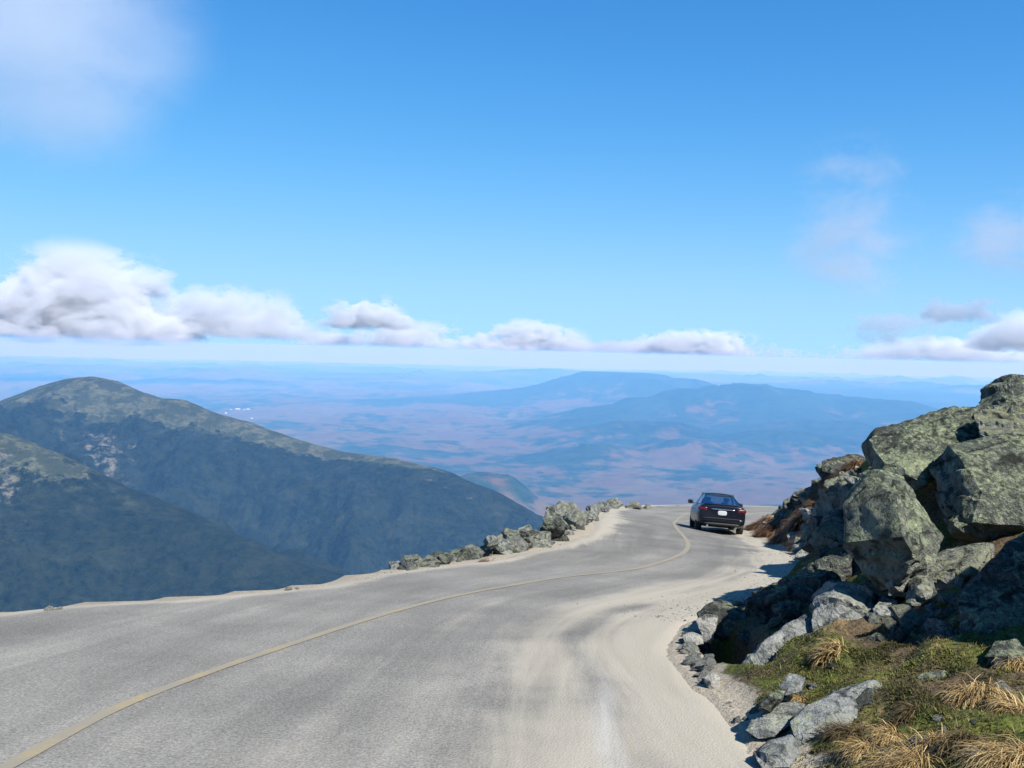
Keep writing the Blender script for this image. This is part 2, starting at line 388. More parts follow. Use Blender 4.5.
rut = np.exp(-((dR - 1.02 + wob) / 0.17) ** 2) * smooth(5, 8, yy) * smooth(22, 16, yy) + 0.9 * np.exp(-((dR - 2.05 + wob) / 0.24) ** 2)
sandR = smooth(2.35, 1.2, dR + wob) * smooth(20, 12, yy) * 0.85 + sandR * smooth(10, 16, yy)
sandR = np.clip(np.maximum(sandR, smooth(.9, .4, dR) * 1.1) - 0.55 * rut, 0, 1.1)
loose = 0.42 * smooth(3.6, 1.4, dR) * smooth(17, 9, yy) - 0.3 * rut
attr(me, 'sand', np.clip(np.maximum(np.maximum(sandR, sandL), loose), 0, 1.3))
LN = spline(LINE, 500); dln, _ = seg_dist(V2[..., 0], V2[..., 1], LN[::3])
rightside = dR < np.interp(yy, [0, 60], [4.1, 4.1]); lane = np.where(dL < dR, dln, dln)
side = np.where(dR + 0 < np.linalg.norm(LS - RS, axis=1)[:, None] * 0.5, 1, -1)
tr = np.exp(-((dln - 1.0) / 0.33) ** 2) * 0.55 + np.exp(-((dln - 2.5) / 0.36) ** 2) * 0.6
tr = tr * (0.55 + 0.45 * smooth(14, 20, yy)) + 0.55 * smooth(15, 21, yy) * smooth(3.4, 1.8, dln) * smooth(46, 40, yy)
attr(me, 'track', np.clip(tr, 0, 1))
wl = spline([(0.56, 4.2), (0.58, 5.4), (0.63, 6.3), (0.74, 7.3), (0.86, 8.3)], 40); dw, pw = seg_dist(V2[..., 0], V2[..., 1], wl)
attr(me, 'white', smooth(0.10, 0.01, dw) * 0.8 * smooth(0, 6, pw) * smooth(39, 20, pw))
tag(link('road', me, mat_road()), kind='structure')

# the worn yellow centre line, a sheet of its own on the road
tn = np.gradient(LN, axis=0); tn /= np.linalg.norm(tn, axis=1)[:, None]; nr = np.stack([tn[:, 1], -tn[:, 0]], -1)
ws = np.linspace(-0.048, 0.048, 4); q = LN[:, None] + nr[:, None] * ws[None, :, None] * (1 + 0.12 * fbm(xyz(LN[:, 0], LN[:, 1]) * 3, 2, 4)[:, None, None])
qz = H(q[..., 0], q[..., 1]) + 0.012 * fbm(xyz(q[..., 0], q[..., 1]) * 0.8, 3, 5) + 0.005
tag(link('road_marking', mesh_np('road_marking', np.concatenate([q, qz[..., None]], -1).reshape(-1, 3), grid_faces(len(LN), 4)), mat_line()), kind='structure')

def G_fast(x, y):
    x = np.asarray(x, float); y = np.asarray(y, float)
    i = np.clip(np.searchsorted(xa, x) - 1, 0, len(xa) - 2); j = np.clip(np.searchsorted(ya, y) - 1, 0, len(ya) - 2)
    u = np.clip((x - xa[i]) / (xa[i + 1] - xa[i]), 0, 1); v = np.clip((y - ya[j]) / (ya[j + 1] - ya[j]), 0, 1)
    return ZG[i, j] * (1 - u) * (1 - v) + ZG[i + 1, j] * u * (1 - v) + ZG[i, j + 1] * (1 - u) * v + ZG[i + 1, j + 1] * u * v
_TT = np.geomspace(1.5, 150, 2400)
def ghit(px, py):
    d = P(px, py, 1.0); q = d[None] * _TT[:, None]; b = np.nonzero(q[:, 2] < G_fast(q[:, 0], q[:, 1]))[0]
    return q[b[0]] if len(b) else None

# ------------------------------------------------------------------ the mountain across the gulf, and the valley to the horizon
def curve_drop(x, y): return (x * x + y * y) * 0.87 / (2 * 6.371e6)

def crest(pts): return np.array([P(*p) for p in pts])
C1 = crest([(-420, 470, 6000), (-250, 440, 5600), (-120, 418, 5300), (0, 404, 5000), (40, 387, 4850), (72, 378, 4750), (92, 376.5, 4700), (112, 381, 4650), (135, 391, 4600), (158, 398, 4550), (182, 400, 4500), (210, 412, 4450), (255, 425, 4400), (300, 441, 4350), (345, 453, 4280), (392, 459, 4200),
            (440, 470, 4120), (490, 491, 4020), (520, 510, 3940), (545, 531, 3860), (600, 585, 3700), (680, 670, 3500)])
C2 = crest([(-420, 330, 2500), (-250, 360, 2600), (-100, 396, 2720), (-40, 418, 2780), (0, 433, 2800), (45, 451, 2760), (110, 483, 2700), (180, 513, 2640), (260, 548, 2560), (360, 592, 2450), (480, 640, 2300)])
def ridge_height(x, y, C, slope, top):
    best = np.full(np.shape(x), -1e9)
    d, par = seg_dist(x, y, C[:, :2]); i = np.clip(par.astype(int), 0, len(C) - 2); t = par - i
    zc = C[i, 2] * (1 - t) + C[i + 1, 2] * t
    return zc - slope * (np.sqrt(d * d + top * top) - top), d
def mountain_z(x, y):
    p = xyz(x, y); w = fbm(p * 0.0012, 4, 40)
    gul = ridged(p * np.array([0.0026, 0.0026, 1]) + w[..., None] * 0.35, 5, 21); fine = fbm(p * 0.012, 5, 33)
    h1, d1 = ridge_height(x, y, C1, 0.58, 90.0); h2, d2 = ridge_height(x, y, C2, 0.60, 60.0)
    a1 = smooth(20, 500, d1); a2 = smooth(20, 500, d2)
    rk = ridged(p * 0.014 + w[..., None], 4, 77)
    h1 = h1 + gul * 135 * smooth(90, 620, d1) * np.interp(512 + F * x / np.maximum(y, 1), [340, 460], [1, .35]) + fine * (6 + 26 * a1) + rk * (1 + 14 * smooth(90, 340, d1)) * np.interp(512 + F * x / np.maximum(y, 1), [340, 460], [1, .3]); h2 = h2 + gul * 95 * a2 + fine * (5 + 22 * a2) + rk * (1 + 12 * smooth(60, 320, d2))
    k = 30.0; m = np.maximum(h1, h2); h = m + k * np.log(np.exp((h1 - m) / k) + np.exp((h2 - m) / k)) - k * np.log(1 + np.exp(-np.abs(h1 - h2) / k)) * 0.6
    return h, d1, d2, h1, h2
xm = np.linspace(-4300, 1100, 680); ym = np.linspace(1200, 6900, 560)
X, Y = np.meshgrid(xm, ym, indexing='ij'); Zm, d1, d2, h1, h2 = mountain_z(X, Y)
edge = smooth(0, 400, np.minimum(np.minimum(X + 4300, 1100 - X), np.minimum(Y - 1200, 6900 - Y)))
Zm = np.where(Zm < -1500, -1500, Zm); Zm = Zm * edge + -1600 * (1 - edge)
me = mesh_np('mountain', np.stack([X, Y, Zm], -1).reshape(-1, 3), grid_faces(len(xm), len(ym)))
px_of = lambda x, y: 512 + F * x / y
on1 = h1 > h2; U1 = px_of(X, Y)
tree1 = np.interp(U1, [-100, 60, 150, 260, 350, 430, 520], [330, 330, 250, 150, 95, 45, 10]) * (0.55 if 0 else 1)
alp = np.where(on1, smooth(tree1 * 1.5, tree1 * 0.35, d1) - 0.08, smooth(260, 30, d2) * 0.75 * smooth(250, 0, U1))
attr(me, 'alpine', np.where(on1, alp - 1.2 * smooth(400, 500, U1), alp))
scree = np.where(on1, 0.55 * np.exp(-((U1 - 105) / 55) ** 2) * smooth(250, 420, d1) * smooth(800, 500, d1) + 0.30 * smooth(40, 100, d1) * smooth(200, 120, d1), 0.62 * smooth(70, -20, U1) * smooth(20, 90, d2) * smooth(380, 160, d2) + 0.06)
attr(me, 'scree', scree)
tag(link('mountain', me, mat_mountain()), kind='structure')

HILLS = [(620, 373.5, 27, 2.6, 3.5), (664, 379, 25, 2.2, 3), (590, 380, 28, 2.0, 3), (560, 386, 27, 2.2, 3), (735, 384.5, 19.5, 1.7, 2.6), (702, 389, 19, 1.5, 2.4), (768, 389, 20, 1.6, 2.6), (800, 393, 20.5, 1.6, 2.6), (835, 397, 20, 1.5, 2.4), (870, 400, 19, 1.6, 2.2), (660, 399, 18.5, 1.3, 2.0), (620, 406, 18, 1.3, 1.8),
         (865, 390, 36, 3.5, 5), (810, 387, 34, 3, 4), (945, 395, 30, 3, 4), (900, 402, 26, 2.2, 3), (1000, 402, 33, 4, 5), (545, 369, 50, 4, 5), (505, 373, 52, 4, 5), (395, 374, 46, 4, 5), (330, 377, 48, 6, 5), (430, 371, 60, 6, 6), (260, 371, 62, 7, 6), (130, 368, 64, 7, 6), (690, 374, 56, 5, 6), (800, 380, 58, 7, 6), (900, 383, 62, 7, 6),
         (590, 416, 16.5, 1.2, 1.0), (650, 423, 14.5, 1.3, 1.0), (487, 476, 7.6, 0.45, 0.6), (590, 444, 12, .8, .7), (450, 400, 24, 2.0, 1.4), (760, 412, 17, 1.6, 1.5), (820, 420, 15.5, 1.5, 1.2), (520, 398, 26, 2.2, 2.0), (780, 432, 13.5, 1.0, .8), (700, 440, 12.5, .8, .6)]
def base_valley(x, y):
    p = xyz(x, y); r = np.hypot(x, y)
    z = -1290 + 75 * fbm(p * 0.00028, 5, 51) + 45 * fbm(p * 0.0011, 4, 52) + 12 * fbm(p * 0.006, 3, 53)
    rough = smooth(26000, 46000, r) * 0.8 + 0.55 * smooth(0.05, 0.35, x / np.maximum(r, 1)) * smooth(9000, 22000, r)
    z = z + rough * (330 * np.maximum(ridged(p * 0.00013, 5, 61), -0.2) + 330 * np.maximum(ridged(p * 0.00030, 5, 66), -0.1)) + 90 * smooth(9000, 14000, r) * np.maximum(ridged(p * 0.0006, 4, 68), 0)
    return z - curve_drop(x, y)
HP = []
for px, py, D, wx, wy in HILLS:
    p = P(px, py, D * 1000.0); HP.append((p[0], p[1], p[2], wx * 1000, wy * 1000, float(base_valley(p[0], p[1]))))
def valley_z(x, y):
    z = base_valley(x, y); p = xyz(x, y); con = np.zeros_like(z)
    n = ridged(p * 0.00030, 5, 71); n2r = ridged(p * 0.0012, 4, 72)
    for hx, hy, hz, wx, wy, b in HP:
        g = np.exp(-((x - hx) / wx) ** 2 - ((y - hy) / wy) ** 2); g = np.where(g < 0.97, g * np.clip(0.78 + 0.55 * n + 0.25 * n2r, 0.1, 1.25), g); g = np.minimum(g, 1.02)
        t = b + (hz - b) * g + (-curve_drop(x, y) + curve_drop(hx, hy)) * (1 - g)
        z = np.where(g > 0.02, np.maximum(z, t * smooth(0.02, 0.2, g) + z * (1 - smooth(0.02, 0.2, g))), z); con = np.maximum(con, g)
    r = np.hypot(x, y)
    own = -17 - 0.56 * r + 40 * fbm(p * 0.004, 5, 81) * smooth(30, 300, r) + 120 * ridged(p * 0.0018, 5, 82) * smooth(200, 900, r)
    m = np.maximum(z, own)
    return m, con
az = np.r_[np.linspace(-180, -45, 46)[:-1], np.linspace(-45, 45, 620), np.linspace(45, 180, 46)[1:]]
rr = np.geomspace(48, 150000, 620)
A, RR = np.meshgrid(np.radians(az), rr, indexing='ij'); X, Y = np.sin(A) * RR, np.cos(A) * RR + 14
Zv, con = valley_z(X, Y)
me = mesh_np('valley', np.stack([X, Y, Zv], -1).reshape(-1, 3), grid_faces(len(az), len(rr)))
attr(me, 'conifer', con ** 1.3 * (0.5 + 0.9 * smooth(13000, 17000, RR) * smooth(36000, 28000, RR)))
tag(link('valley', me, mat_valley()), kind='structure')


# ------------------------------------------------------------------ rocks
def mat_rock(name, base_a, base_b, lichen, dark, lich_col=(0.265, 0.305, 0.17)):
    k = NT(name); oi = k.n('ObjectInfo').outputs['Random']; ob = k.obj()
    ad = k.n('VectorMath', operation='ADD'); cx = k.n('CombineXYZ'); k.set(cx.inputs[0], k.math('MULTIPLY', oi, 37.0)); k.set(cx.inputs[1], k.math('MULTIPLY', oi, 11.0))
    k.set(ad.inputs[0], ob); k.set(ad.inputs[1], cx.outputs[0]); v = ad.outputs[0]
    big = k.noise(v, 1.6, 4, 0.6); mid = k.noise(v, 7, 5, 0.68, 0.3); fine = k.noise(v, 19, 6, 0.78); sp = k.voro(v, 24); sp2 = k.voro(v, 55)
    c = k.mix(k.step(mid, 0.32, 0.68), base_a, base_b)
    c = k.mix(k.step(fine, 0.55, 0.75, 0, 0.35), c, (0.42, 0.42, 0.40))
    lm = k.math('ADD', k.math('MULTIPLY', fine, 0.72), k.math('MULTIPLY', mid, 0.28)); lm = k.math('ADD', lm, k.math('MULTIPLY', big, 0.30))
    up = k.step(k.normal_z(), -0.3, 0.75, -0.10, 0.06); lm = k.math('ADD', lm, up)  # face direction tint: lichen growth plus painted-in shading of tops and fronts
    lmask = k.step(lm, 0.74 - 0.14 * lichen, 0.80 - 0.14 * lichen)
    lc = k.mix(k.step(sp, 0.15, 0.5), lich_col, tuple(q * 0.62 for q in lich_col))
    c = k.mix(k.math('MULTIPLY', lmask, min(1.0, 0.55 + 0.5 * lichen)), c, lc)
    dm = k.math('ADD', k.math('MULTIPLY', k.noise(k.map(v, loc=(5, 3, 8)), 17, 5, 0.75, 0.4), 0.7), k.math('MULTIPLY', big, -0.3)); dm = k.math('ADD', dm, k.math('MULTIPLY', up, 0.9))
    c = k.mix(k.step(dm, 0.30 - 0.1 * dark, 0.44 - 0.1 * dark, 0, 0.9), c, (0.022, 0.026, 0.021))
    crack = k.voro(k.map(v, (1, 1, 1.7)), 1.15, 'DISTANCE_TO_EDGE'); cr = k.step(k.math('ADD', crack, k.math('MULTIPLY', k.math('SUBTRACT', mid, 0.5), 0.22)), -0.012, 0.026)
    c = k.mulc(c, k.math('ADD', 0.35, k.math('MULTIPLY', cr, 0.65)))
    h = k.math('ADD', k.math('MULTIPLY', mid, 1.0), k.math('MULTIPLY', fine, 0.7)); h = k.math('ADD', h, k.math('MULTIPLY', cr, 0.35)); h = k.math('ADD', h, k.math('MULTIPLY', sp2, 0.25))
    return k.bsdf(c, 0.92, 0.2, k.bump(h, 0.9, 0.045))
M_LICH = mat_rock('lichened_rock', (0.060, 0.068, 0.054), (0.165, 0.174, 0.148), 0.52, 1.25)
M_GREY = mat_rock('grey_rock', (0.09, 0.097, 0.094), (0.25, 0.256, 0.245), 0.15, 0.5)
M_DARK_SHADE = mat_rock('dark_shaded_rock', (0.028, 0.03, 0.028), (0.10, 0.104, 0.096), 0.3, 1.2)  # dark rock, with deep shade put into its colour as lowered albedo
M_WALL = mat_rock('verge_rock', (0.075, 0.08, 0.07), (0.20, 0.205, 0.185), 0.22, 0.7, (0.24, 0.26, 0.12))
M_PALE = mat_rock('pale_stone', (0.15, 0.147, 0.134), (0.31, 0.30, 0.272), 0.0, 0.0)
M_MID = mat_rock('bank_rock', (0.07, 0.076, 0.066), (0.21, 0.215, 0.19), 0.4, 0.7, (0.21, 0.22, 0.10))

def hull_mesh(pts, edge, amp, seed, chips=0, freq=1.0):
    """A faceted boulder: the hull of pts, chipped by planes, cut into small faces and roughened."""
    bm = bmesh.new()
    for p in pts: bm.verts.new(p)
    r = bmesh.ops.convex_hull(bm, input=bm.verts[:]); dead = {g for g in r['geom_interior'] + r['geom_unused'] if isinstance(g, bmesh.types.BMVert)}
    bmesh.ops.delete(bm, geom=list(dead), context='VERTS')
    rnd = random.Random(seed); P_ = np.array([v.co[:] for v in bm.verts]); c = P_.mean(0); ext = P_.max(0) - P_.min(0)
    for _ in range(chips):
        n = Vector((rnd.gauss(0, 1), rnd.gauss(0, 1), rnd.gauss(0, 1))).normalized()
        far = max((Vector(v.co) - Vector(c)).dot(n) for v in bm.verts); q = Vector(c) + n * far * rnd.uniform(0.74, 0.92)
        rr = bmesh.ops.bisect_plane(bm, geom=bm.verts[:] + bm.edges[:] + bm.faces[:], plane_co=q, plane_no=n, clear_outer=True)
        ed = [e for e in rr['geom_cut'] if isinstance(e, bmesh.types.BMEdge)]
        if ed: bmesh.ops.contextual_create(bm, geom=ed)
    bmesh.ops.triangulate(bm, faces=bm.faces[:])
    for _ in range(9):
        long = [e for e in bm.edges if e.calc_length() > edge]
        if not long or len(bm.verts) > 60000: break
        bmesh.ops.subdivide_edges(bm, edges=long, cuts=1); bmesh.ops.triangulate(bm, faces=[f for f in bm.faces if len(f.verts) > 3])
    bm.normal_update(); bm.verts.ensure_lookup_table()
    v = np.array([q.co[:] for q in bm.verts]); n = np.array([q.normal[:] for q in bm.verts]); o = seed * 7.31
    s = v * freq + o
    low = fbm(s * 1.5, 3, seed % 50); r2 = ridged(s * 3.2 + low[:, None] * 0.4, 4, seed % 50 + 3); strat = vnoise(np.stack([s[:, 0] * 1.2, s[:, 1] * 1.2, s[:, 2] * 9], -1), 5); hi = fbm(s * 11, 3, 8)
    cell = np.round((fbm(s * 2.4, 2, seed % 50 + 9)) * 5) / 5
    led = 0
    for kk in range(3):
        ax = np.array([rnd.gauss(0, 1), rnd.gauss(0, 1), rnd.gauss(0, 1.4)]); ax /= np.linalg.norm(ax); q = (v @ ax) / (0.26 + 0.16 * kk) + 0.5 * fbm(v * 1.3 + o + kk * 9, 2, 4); fr = q - np.floor(q)
        led = led + (fr - 0.5) * smooth(1.0, 0.93, fr) * (fbm(v * 0.9 + kk * 31 + o, 2, 7) > -0.05)
    v = v + n * (amp * 1.25 * led)[:, None]
    v = v + n * (amp * (0.30 * low + 0.45 * r2 + 0.25 * strat + 0.50 * hi + 0.25 * cell))[:, None]
    for q, co in zip(bm.verts, v): q.co = co
    me = bpy.data.meshes.new('rock'); bm.to_mesh(me); bm.free()
    me.polygons.foreach_set('use_smooth', [True] * len(me.polygons)); me.set_sharp_from_angle(angle=R(26)); me.update(); return me

def outlined(name, poly, d, lean, thick, mat, label, seed, edge=0.045, amp=0.038, bulge=0.3, chips=5, group=None, ridge=None):
    """A boulder whose silhouette follows an outline at its own distance, leaning back by lean metres, thick metres deep."""
    ys = [p[1] for p in poly]; y0, y1 = min(ys), max(ys); c = np.mean(np.array(poly, float), 0); pts = []
    cc = np.mean(np.array(poly, float), 0); poly = [tuple(cc + (np.array(q) - cc) * 1.05) for q in poly]
    dep = lambda py: d + lean * (y1 - py) / max(y1 - y0, 1)
    for px, py in poly:
        pts.append(P(px, py, dep(py)))
        bx, by = c[0] + (px - c[0]) * 0.86, c[1] + (py - c[1]) * 0.86
        a = P(bx, by, dep(py) + thick); a[2] = min(a[2], P(px, py, dep(py))[2] - 0.04 * thick); pts.append(a)
    rq = random.Random(seed * 13 + 1); wd, hd = max(p[0] for p in poly) - min(p[0] for p in poly), y1 - y0
    for r in (ridge or [(c[0] + rq.uniform(-.22, .22) * wd, c[1] + rq.uniform(-.25, .1) * hd, bulge * thick * .8), (c[0] + rq.uniform(-.2, .2) * wd, c[1] + rq.uniform(0, .25) * hd, bulge * thick * .7), (c[0] + rq.uniform(-.3, .3) * wd, c[1] + rq.uniform(-.2, .2) * hd, bulge * thick * .45)]): pts.append(P(r[0], r[1], dep(r[1]) - r[2]))
    pts = np.array(pts); o = pts.mean(0); o[2] = pts[:, 2].min()
    me = hull_mesh(pts - o, edge, amp, seed, chips); ob = link(name, me, mat); ob.location = o
    return tag(ob, label, 'rock', group)

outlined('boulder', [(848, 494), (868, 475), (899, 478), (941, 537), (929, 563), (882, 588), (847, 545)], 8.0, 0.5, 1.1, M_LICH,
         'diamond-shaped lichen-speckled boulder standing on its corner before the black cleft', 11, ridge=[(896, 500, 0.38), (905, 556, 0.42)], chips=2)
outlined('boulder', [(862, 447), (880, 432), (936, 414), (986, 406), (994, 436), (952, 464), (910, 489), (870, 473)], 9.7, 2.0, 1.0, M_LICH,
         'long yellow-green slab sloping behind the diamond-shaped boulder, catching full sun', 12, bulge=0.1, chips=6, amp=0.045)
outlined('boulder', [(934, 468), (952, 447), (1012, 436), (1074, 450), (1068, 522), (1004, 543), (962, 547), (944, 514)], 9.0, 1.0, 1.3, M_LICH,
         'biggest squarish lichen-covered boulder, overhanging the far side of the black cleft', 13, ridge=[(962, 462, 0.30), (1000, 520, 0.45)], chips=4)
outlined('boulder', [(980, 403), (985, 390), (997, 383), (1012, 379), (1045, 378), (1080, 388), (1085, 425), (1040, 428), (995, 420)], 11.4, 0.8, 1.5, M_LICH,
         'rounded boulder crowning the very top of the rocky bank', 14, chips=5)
outlined('boulder', [(976, 415), (996, 408), (1040, 412), (1070, 425), (1070, 448), (1010, 441), (985, 438)], 10.0, 0.9, 1.0, M_MID,
         'low mossy block wedged beneath the topmost boulder', 15)
outlined('boulder', [(965, 598), (985, 570), (1012, 545), (1060, 520), (1110, 540), (1120, 660), (1050, 668), (1000, 650), (970, 632)], 6.6, 1.1, 1.0, M_DARK_SHADE,
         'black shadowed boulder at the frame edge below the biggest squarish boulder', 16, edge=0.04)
outlined('boulder', [(1165, 420), (1200, 340), (1300, 310), (1420, 420), (1420, 800), (1250, 800), (1190, 560)], 5.4, 0.5, 1.0, M_LICH,
         'tall lichened boulder added beyond the edge of the view to cast shade', 17, edge=0.07)  # unseen boulder, added so its shadow falls on the black one
outlined('boulder', [(884, 580), (902, 566), (925, 557), (924, 566), (905, 584), (898, 594), (888, 596)], 8.05, 0.15, 0.6, M_MID,
         'narrow pale wedge of rock lying beneath the diamond-shaped boulder', 18, edge=0.035, amp=0.03)
outlined('boulder', [(930, 560), (948, 552), (974, 549), (992, 545), (990, 560), (975, 575), (958, 588), (934, 592), (925, 575)], 8.0, 0.5, 0.7, M_MID,
         'broad grey block under the black cleft, lit on its upper face', 19, amp=0.035)
outlined('boulder', [(908, 590), (918, 572), (930, 575), (936, 592), (925, 604), (908, 606)], 7.85, 0.3, 0.5, M_MID, 'small squarish grey block between the wedge and the broad grey block', 20, edge=0.035, amp=0.03)
outlined('boulder', [(813, 596), (829, 581), (850, 583), (866, 588), (872, 604), (864, 632), (846, 638), (822, 640), (815, 620)], 8.0, 0.35, 0.8, M_GREY,
         'pale angular block with a sunlit front standing at the head of the green moss', 21, edge=0.035, amp=0.03, ridge=[(838, 600, 0.12)])
outlined('boulder', [(872, 608), (884, 597), (896, 602), (898, 618), (886, 628), (874, 626)], 7.9, 0.2, 0.4, M_GREY, 'small pale stone leaning beside the sunlit angular block', 22, edge=0.035, amp=0.025)
outlined('boulder', [(748, 604), (768, 590), (800, 584), (836, 560), (850, 556), (852, 590), (826, 606), (806, 628), (780, 640), (756, 632)], 9.4, 1.0, 1.2, M_DARK_SHADE,
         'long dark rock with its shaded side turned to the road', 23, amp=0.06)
outlined('boulder', [(806, 566), (826, 549), (846, 530), (858, 534), (862, 560), (846, 580), (820, 588)], 10.6, 1.0, 1.0, M_DARK_SHADE,
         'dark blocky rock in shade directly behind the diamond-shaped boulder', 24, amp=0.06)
outlined('boulder', [(784, 628), (806, 616), (820, 622), (812, 640), (790, 662), (764, 682), (746, 694), (736, 686), (744, 668), (762, 648)], 7.7, 0.6, 0.55, M_GREY,
         'leaning grey slab with a bright edge beside the roadside hollow', 25, edge=0.035, amp=0.035)
outlined('boulder', [(699, 614), (708, 606), (722, 603), (740, 607), (750, 620), (748, 640), (730, 640), (708, 630)], 9.75, 0.3, 0.7, M_DARK_SHADE,
         'low dark rock at the far end of the roadside hollow', 26, edge=0.04)
outlined('boulder', [(794, 722), (812, 707), (842, 690), (872, 680), (882, 684), (868, 706), (838, 726), (822, 752), (806, 758), (794, 748)], 5.55, 0.8, 0.4, M_GREY,
         'flat pale slab sloping down among the grass tufts', 27, edge=0.025, amp=0.022, bulge=0.2, chips=3)
outlined('boulder', [(748, 730), (762, 714), (778, 702), (802, 706), (798, 720), (778, 733), (758, 737)], 5.9, 0.5, 0.3, M_GREY,
         'low flat stone beside the gravel edge, next to the sloping pale slab', 28, edge=0.025, amp=0.02, bulge=0.2, chips=3)
outlined('boulder', [(752, 752), (770, 740), (790, 738), (798, 752), (790, 768), (764, 772)], 5.35, 0.25, 0.3, M_GREY, 'squat grey stone bordering the gravel at the bottom edge of the view', 29, edge=0.025, amp=0.02)
outlined('boulder', [(822, 470), (824, 462), (846, 457), (862, 453), (866, 470), (846, 476)], 31, 2.5, 1.6, M_DARK_SHADE, 'dark flat-topped ledge on the skyline of the far bank', 30, edge=0.1, amp=0.07)
outlined('boulder', [(798, 556), (812, 542), (840, 522), (854, 514), (856, 534), (836, 550), (816, 561)], 18.4, 3.2, 0.5, M_GREY, 'smooth grey slab tilted towards the road at the foot of the far bank', 31, edge=0.06, amp=0.04, bulge=.1)
outlined('boulder', [(792, 497), (803, 489), (811, 490), (812, 502), (800, 507)], 39.5, 0.6, 1.0, M_MID, 'square pale block jutting from the skyline halfway down the far bank', 32, edge=0.09, amp=0.05)
outlined('boulder', [(826, 482), (846, 474), (866, 468), (868, 482), (850, 492), (830, 494)], 27, 1.5, 1.2, M_MID, 'broad green-grey rock just under the dark flat-topped ledge', 33, edge=0.08, amp=0.06)

for pl, d, th, m, lb in [([(846, 664), (856, 655), (866, 660), (860, 676), (848, 682)], 6.9, .25, M_DARK_SHADE, 'dark narrow stone splitting the green moss below the sunlit angular block'), ([(780, 686), (790, 675), (804, 678), (800, 690), (786, 694)], 6.3, .2, M_GREY, 'grey stone bedded in moss above the low flat stone'),
                         ([(888, 640), (898, 626), (912, 622), (920, 634), (912, 650), (896, 656)], 7.25, .35, M_GREY, 'grey lump in the moss under the rubble of the cleft'), ([(914, 636), (924, 626), (938, 628), (942, 644), (930, 654), (918, 652)], 7.15, .35, M_DARK_SHADE, 'dark lump next to the grey one in the moss under the cleft'),
                         ([(984, 656), (996, 642), (1016, 640), (1028, 652), (1016, 668), (994, 668)], 6.15, .35, M_DARK_SHADE, 'dark rock in the shade at the foot of the black shadowed boulder'), ([(938, 656), (950, 642), (968, 643), (974, 656), (960, 668), (944, 666)], 6.75, .3, M_DARK_SHADE, 'dark rock half sunk in moss beside the shaded foot of the black boulder'),
                         ([(856, 700), (868, 690), (884, 692), (886, 704), (872, 710), (858, 708)], 6.05, .25, M_DARK_SHADE, 'dark stone just above the upper end of the sloping pale slab'), ([(866, 646), (878, 636), (888, 640), (888, 656), (876, 660)], 7.2, .3, M_DARK_SHADE, 'black stone beneath the small pale stone at the head of the moss'), ([(1000, 700), (1014, 690), (1030, 694), (1030, 710), (1008, 714)], 5.5, .25, M_DARK_SHADE, 'dark rock at the picture edge between two straw tufts'),
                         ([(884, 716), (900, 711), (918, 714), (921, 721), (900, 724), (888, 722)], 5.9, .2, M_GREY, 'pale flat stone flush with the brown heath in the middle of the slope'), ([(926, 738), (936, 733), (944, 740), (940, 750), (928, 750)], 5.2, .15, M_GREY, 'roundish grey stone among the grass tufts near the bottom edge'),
                         ([(996, 736), (1008, 731), (1018, 736), (1014, 744), (1000, 745)], 5.05, .15, M_DARK_SHADE, 'dark stone peeping from the green moss near the picture corner'), ([(906, 690), (922, 676), (944, 672), (960, 684), (950, 700), (924, 704)], 6.15, .25, M_DARK_SHADE, 'dark low rock crossing the moss in the middle of the slope'),
                         ([(770, 712), (782, 700), (786, 690), (776, 690), (764, 700), (760, 708)], 6.1, .25, M_DARK_SHADE, 'dark stone under the leaning grey slab beside the gravel')]:
    outlined('moss_boulder', pl, d, 0.15, th, m, lb, int(pl[0][0]), edge=0.025, amp=0.022, chips=2)

# the heap along the outer verge
VERGE = [((544, 519), (549, 508), (560, 503), (574, 505), (580, 514), (577, 524), (560, 529), (546, 527)), ((550, 530), (562, 520), (574, 519), (577, 530), (571, 540), (556, 543), (548, 538)),
         ((518, 545), (527, 538), (540, 537), (553, 544), (548, 553), (530, 556), (518, 552)), ((489, 549), (497, 538), (508, 531), (518, 537), (518, 546), (504, 550)), ((514, 540), (520, 530), (529, 527), (533, 534), (527, 542), (518, 544)),
         ((443, 562), (452, 552), (464, 551), (474, 557), (471, 566), (452, 568)), ((574, 523), (580, 511), (586, 513), (584, 525), (576, 530)), ((604, 507), (608, 501), (616, 498), (622, 504), (616, 508)), ((625, 508), (630, 503), (638, 502), (641, 508)), ((478, 558), (486, 551), (494, 550), (498, 557), (490, 563), (479, 563)), ((395, 572), (401, 567), (412, 566), (418, 570), (408, 573)), ((418, 568), (426, 561), (438, 563), (440, 569), (424, 571))]
VD = [26, 23.5, 19.4, 19.6, 22, 17.6, 27, 46, 48.5, 18.6, 15.9, 16.6]
VL = ['tallest craggy boulder of the heap on the outer verge', 'rounded pale-faced boulder leaning against the foot of the tallest verge boulder', 'wide low boulder at the road edge in the middle of the verge heap', 'blocky green-grey boulder behind the wide low verge boulder',
      'upright boulder between the blocky and the tallest verge boulders', 'pale lichened boulder near the thin end of the verge heap', 'dark slim rock tucked behind the tallest verge boulder', 'lumpy rock on the far rim where the road bends out of sight', 'small low rock on the far rim beside the lumpy one',
      'squat stone beside a dark gap in the verge heap', 'last small stone where the verge heap peters out along the road', 'low stone next to the last small one at the thin verge end']
for i, (pl, d, lb) in enumerate(zip(VERGE, VD, VL)):
    outlined('verge_boulder', pl, d, 0.4, 0.7 if d < 40 else 1.2, M_WALL if i not in (6,) else M_DARK_SHADE, lb, 60 + i, edge=0.06 if d < 40 else 0.15, amp=0.05, chips=2, group='boulders along the outer verge')

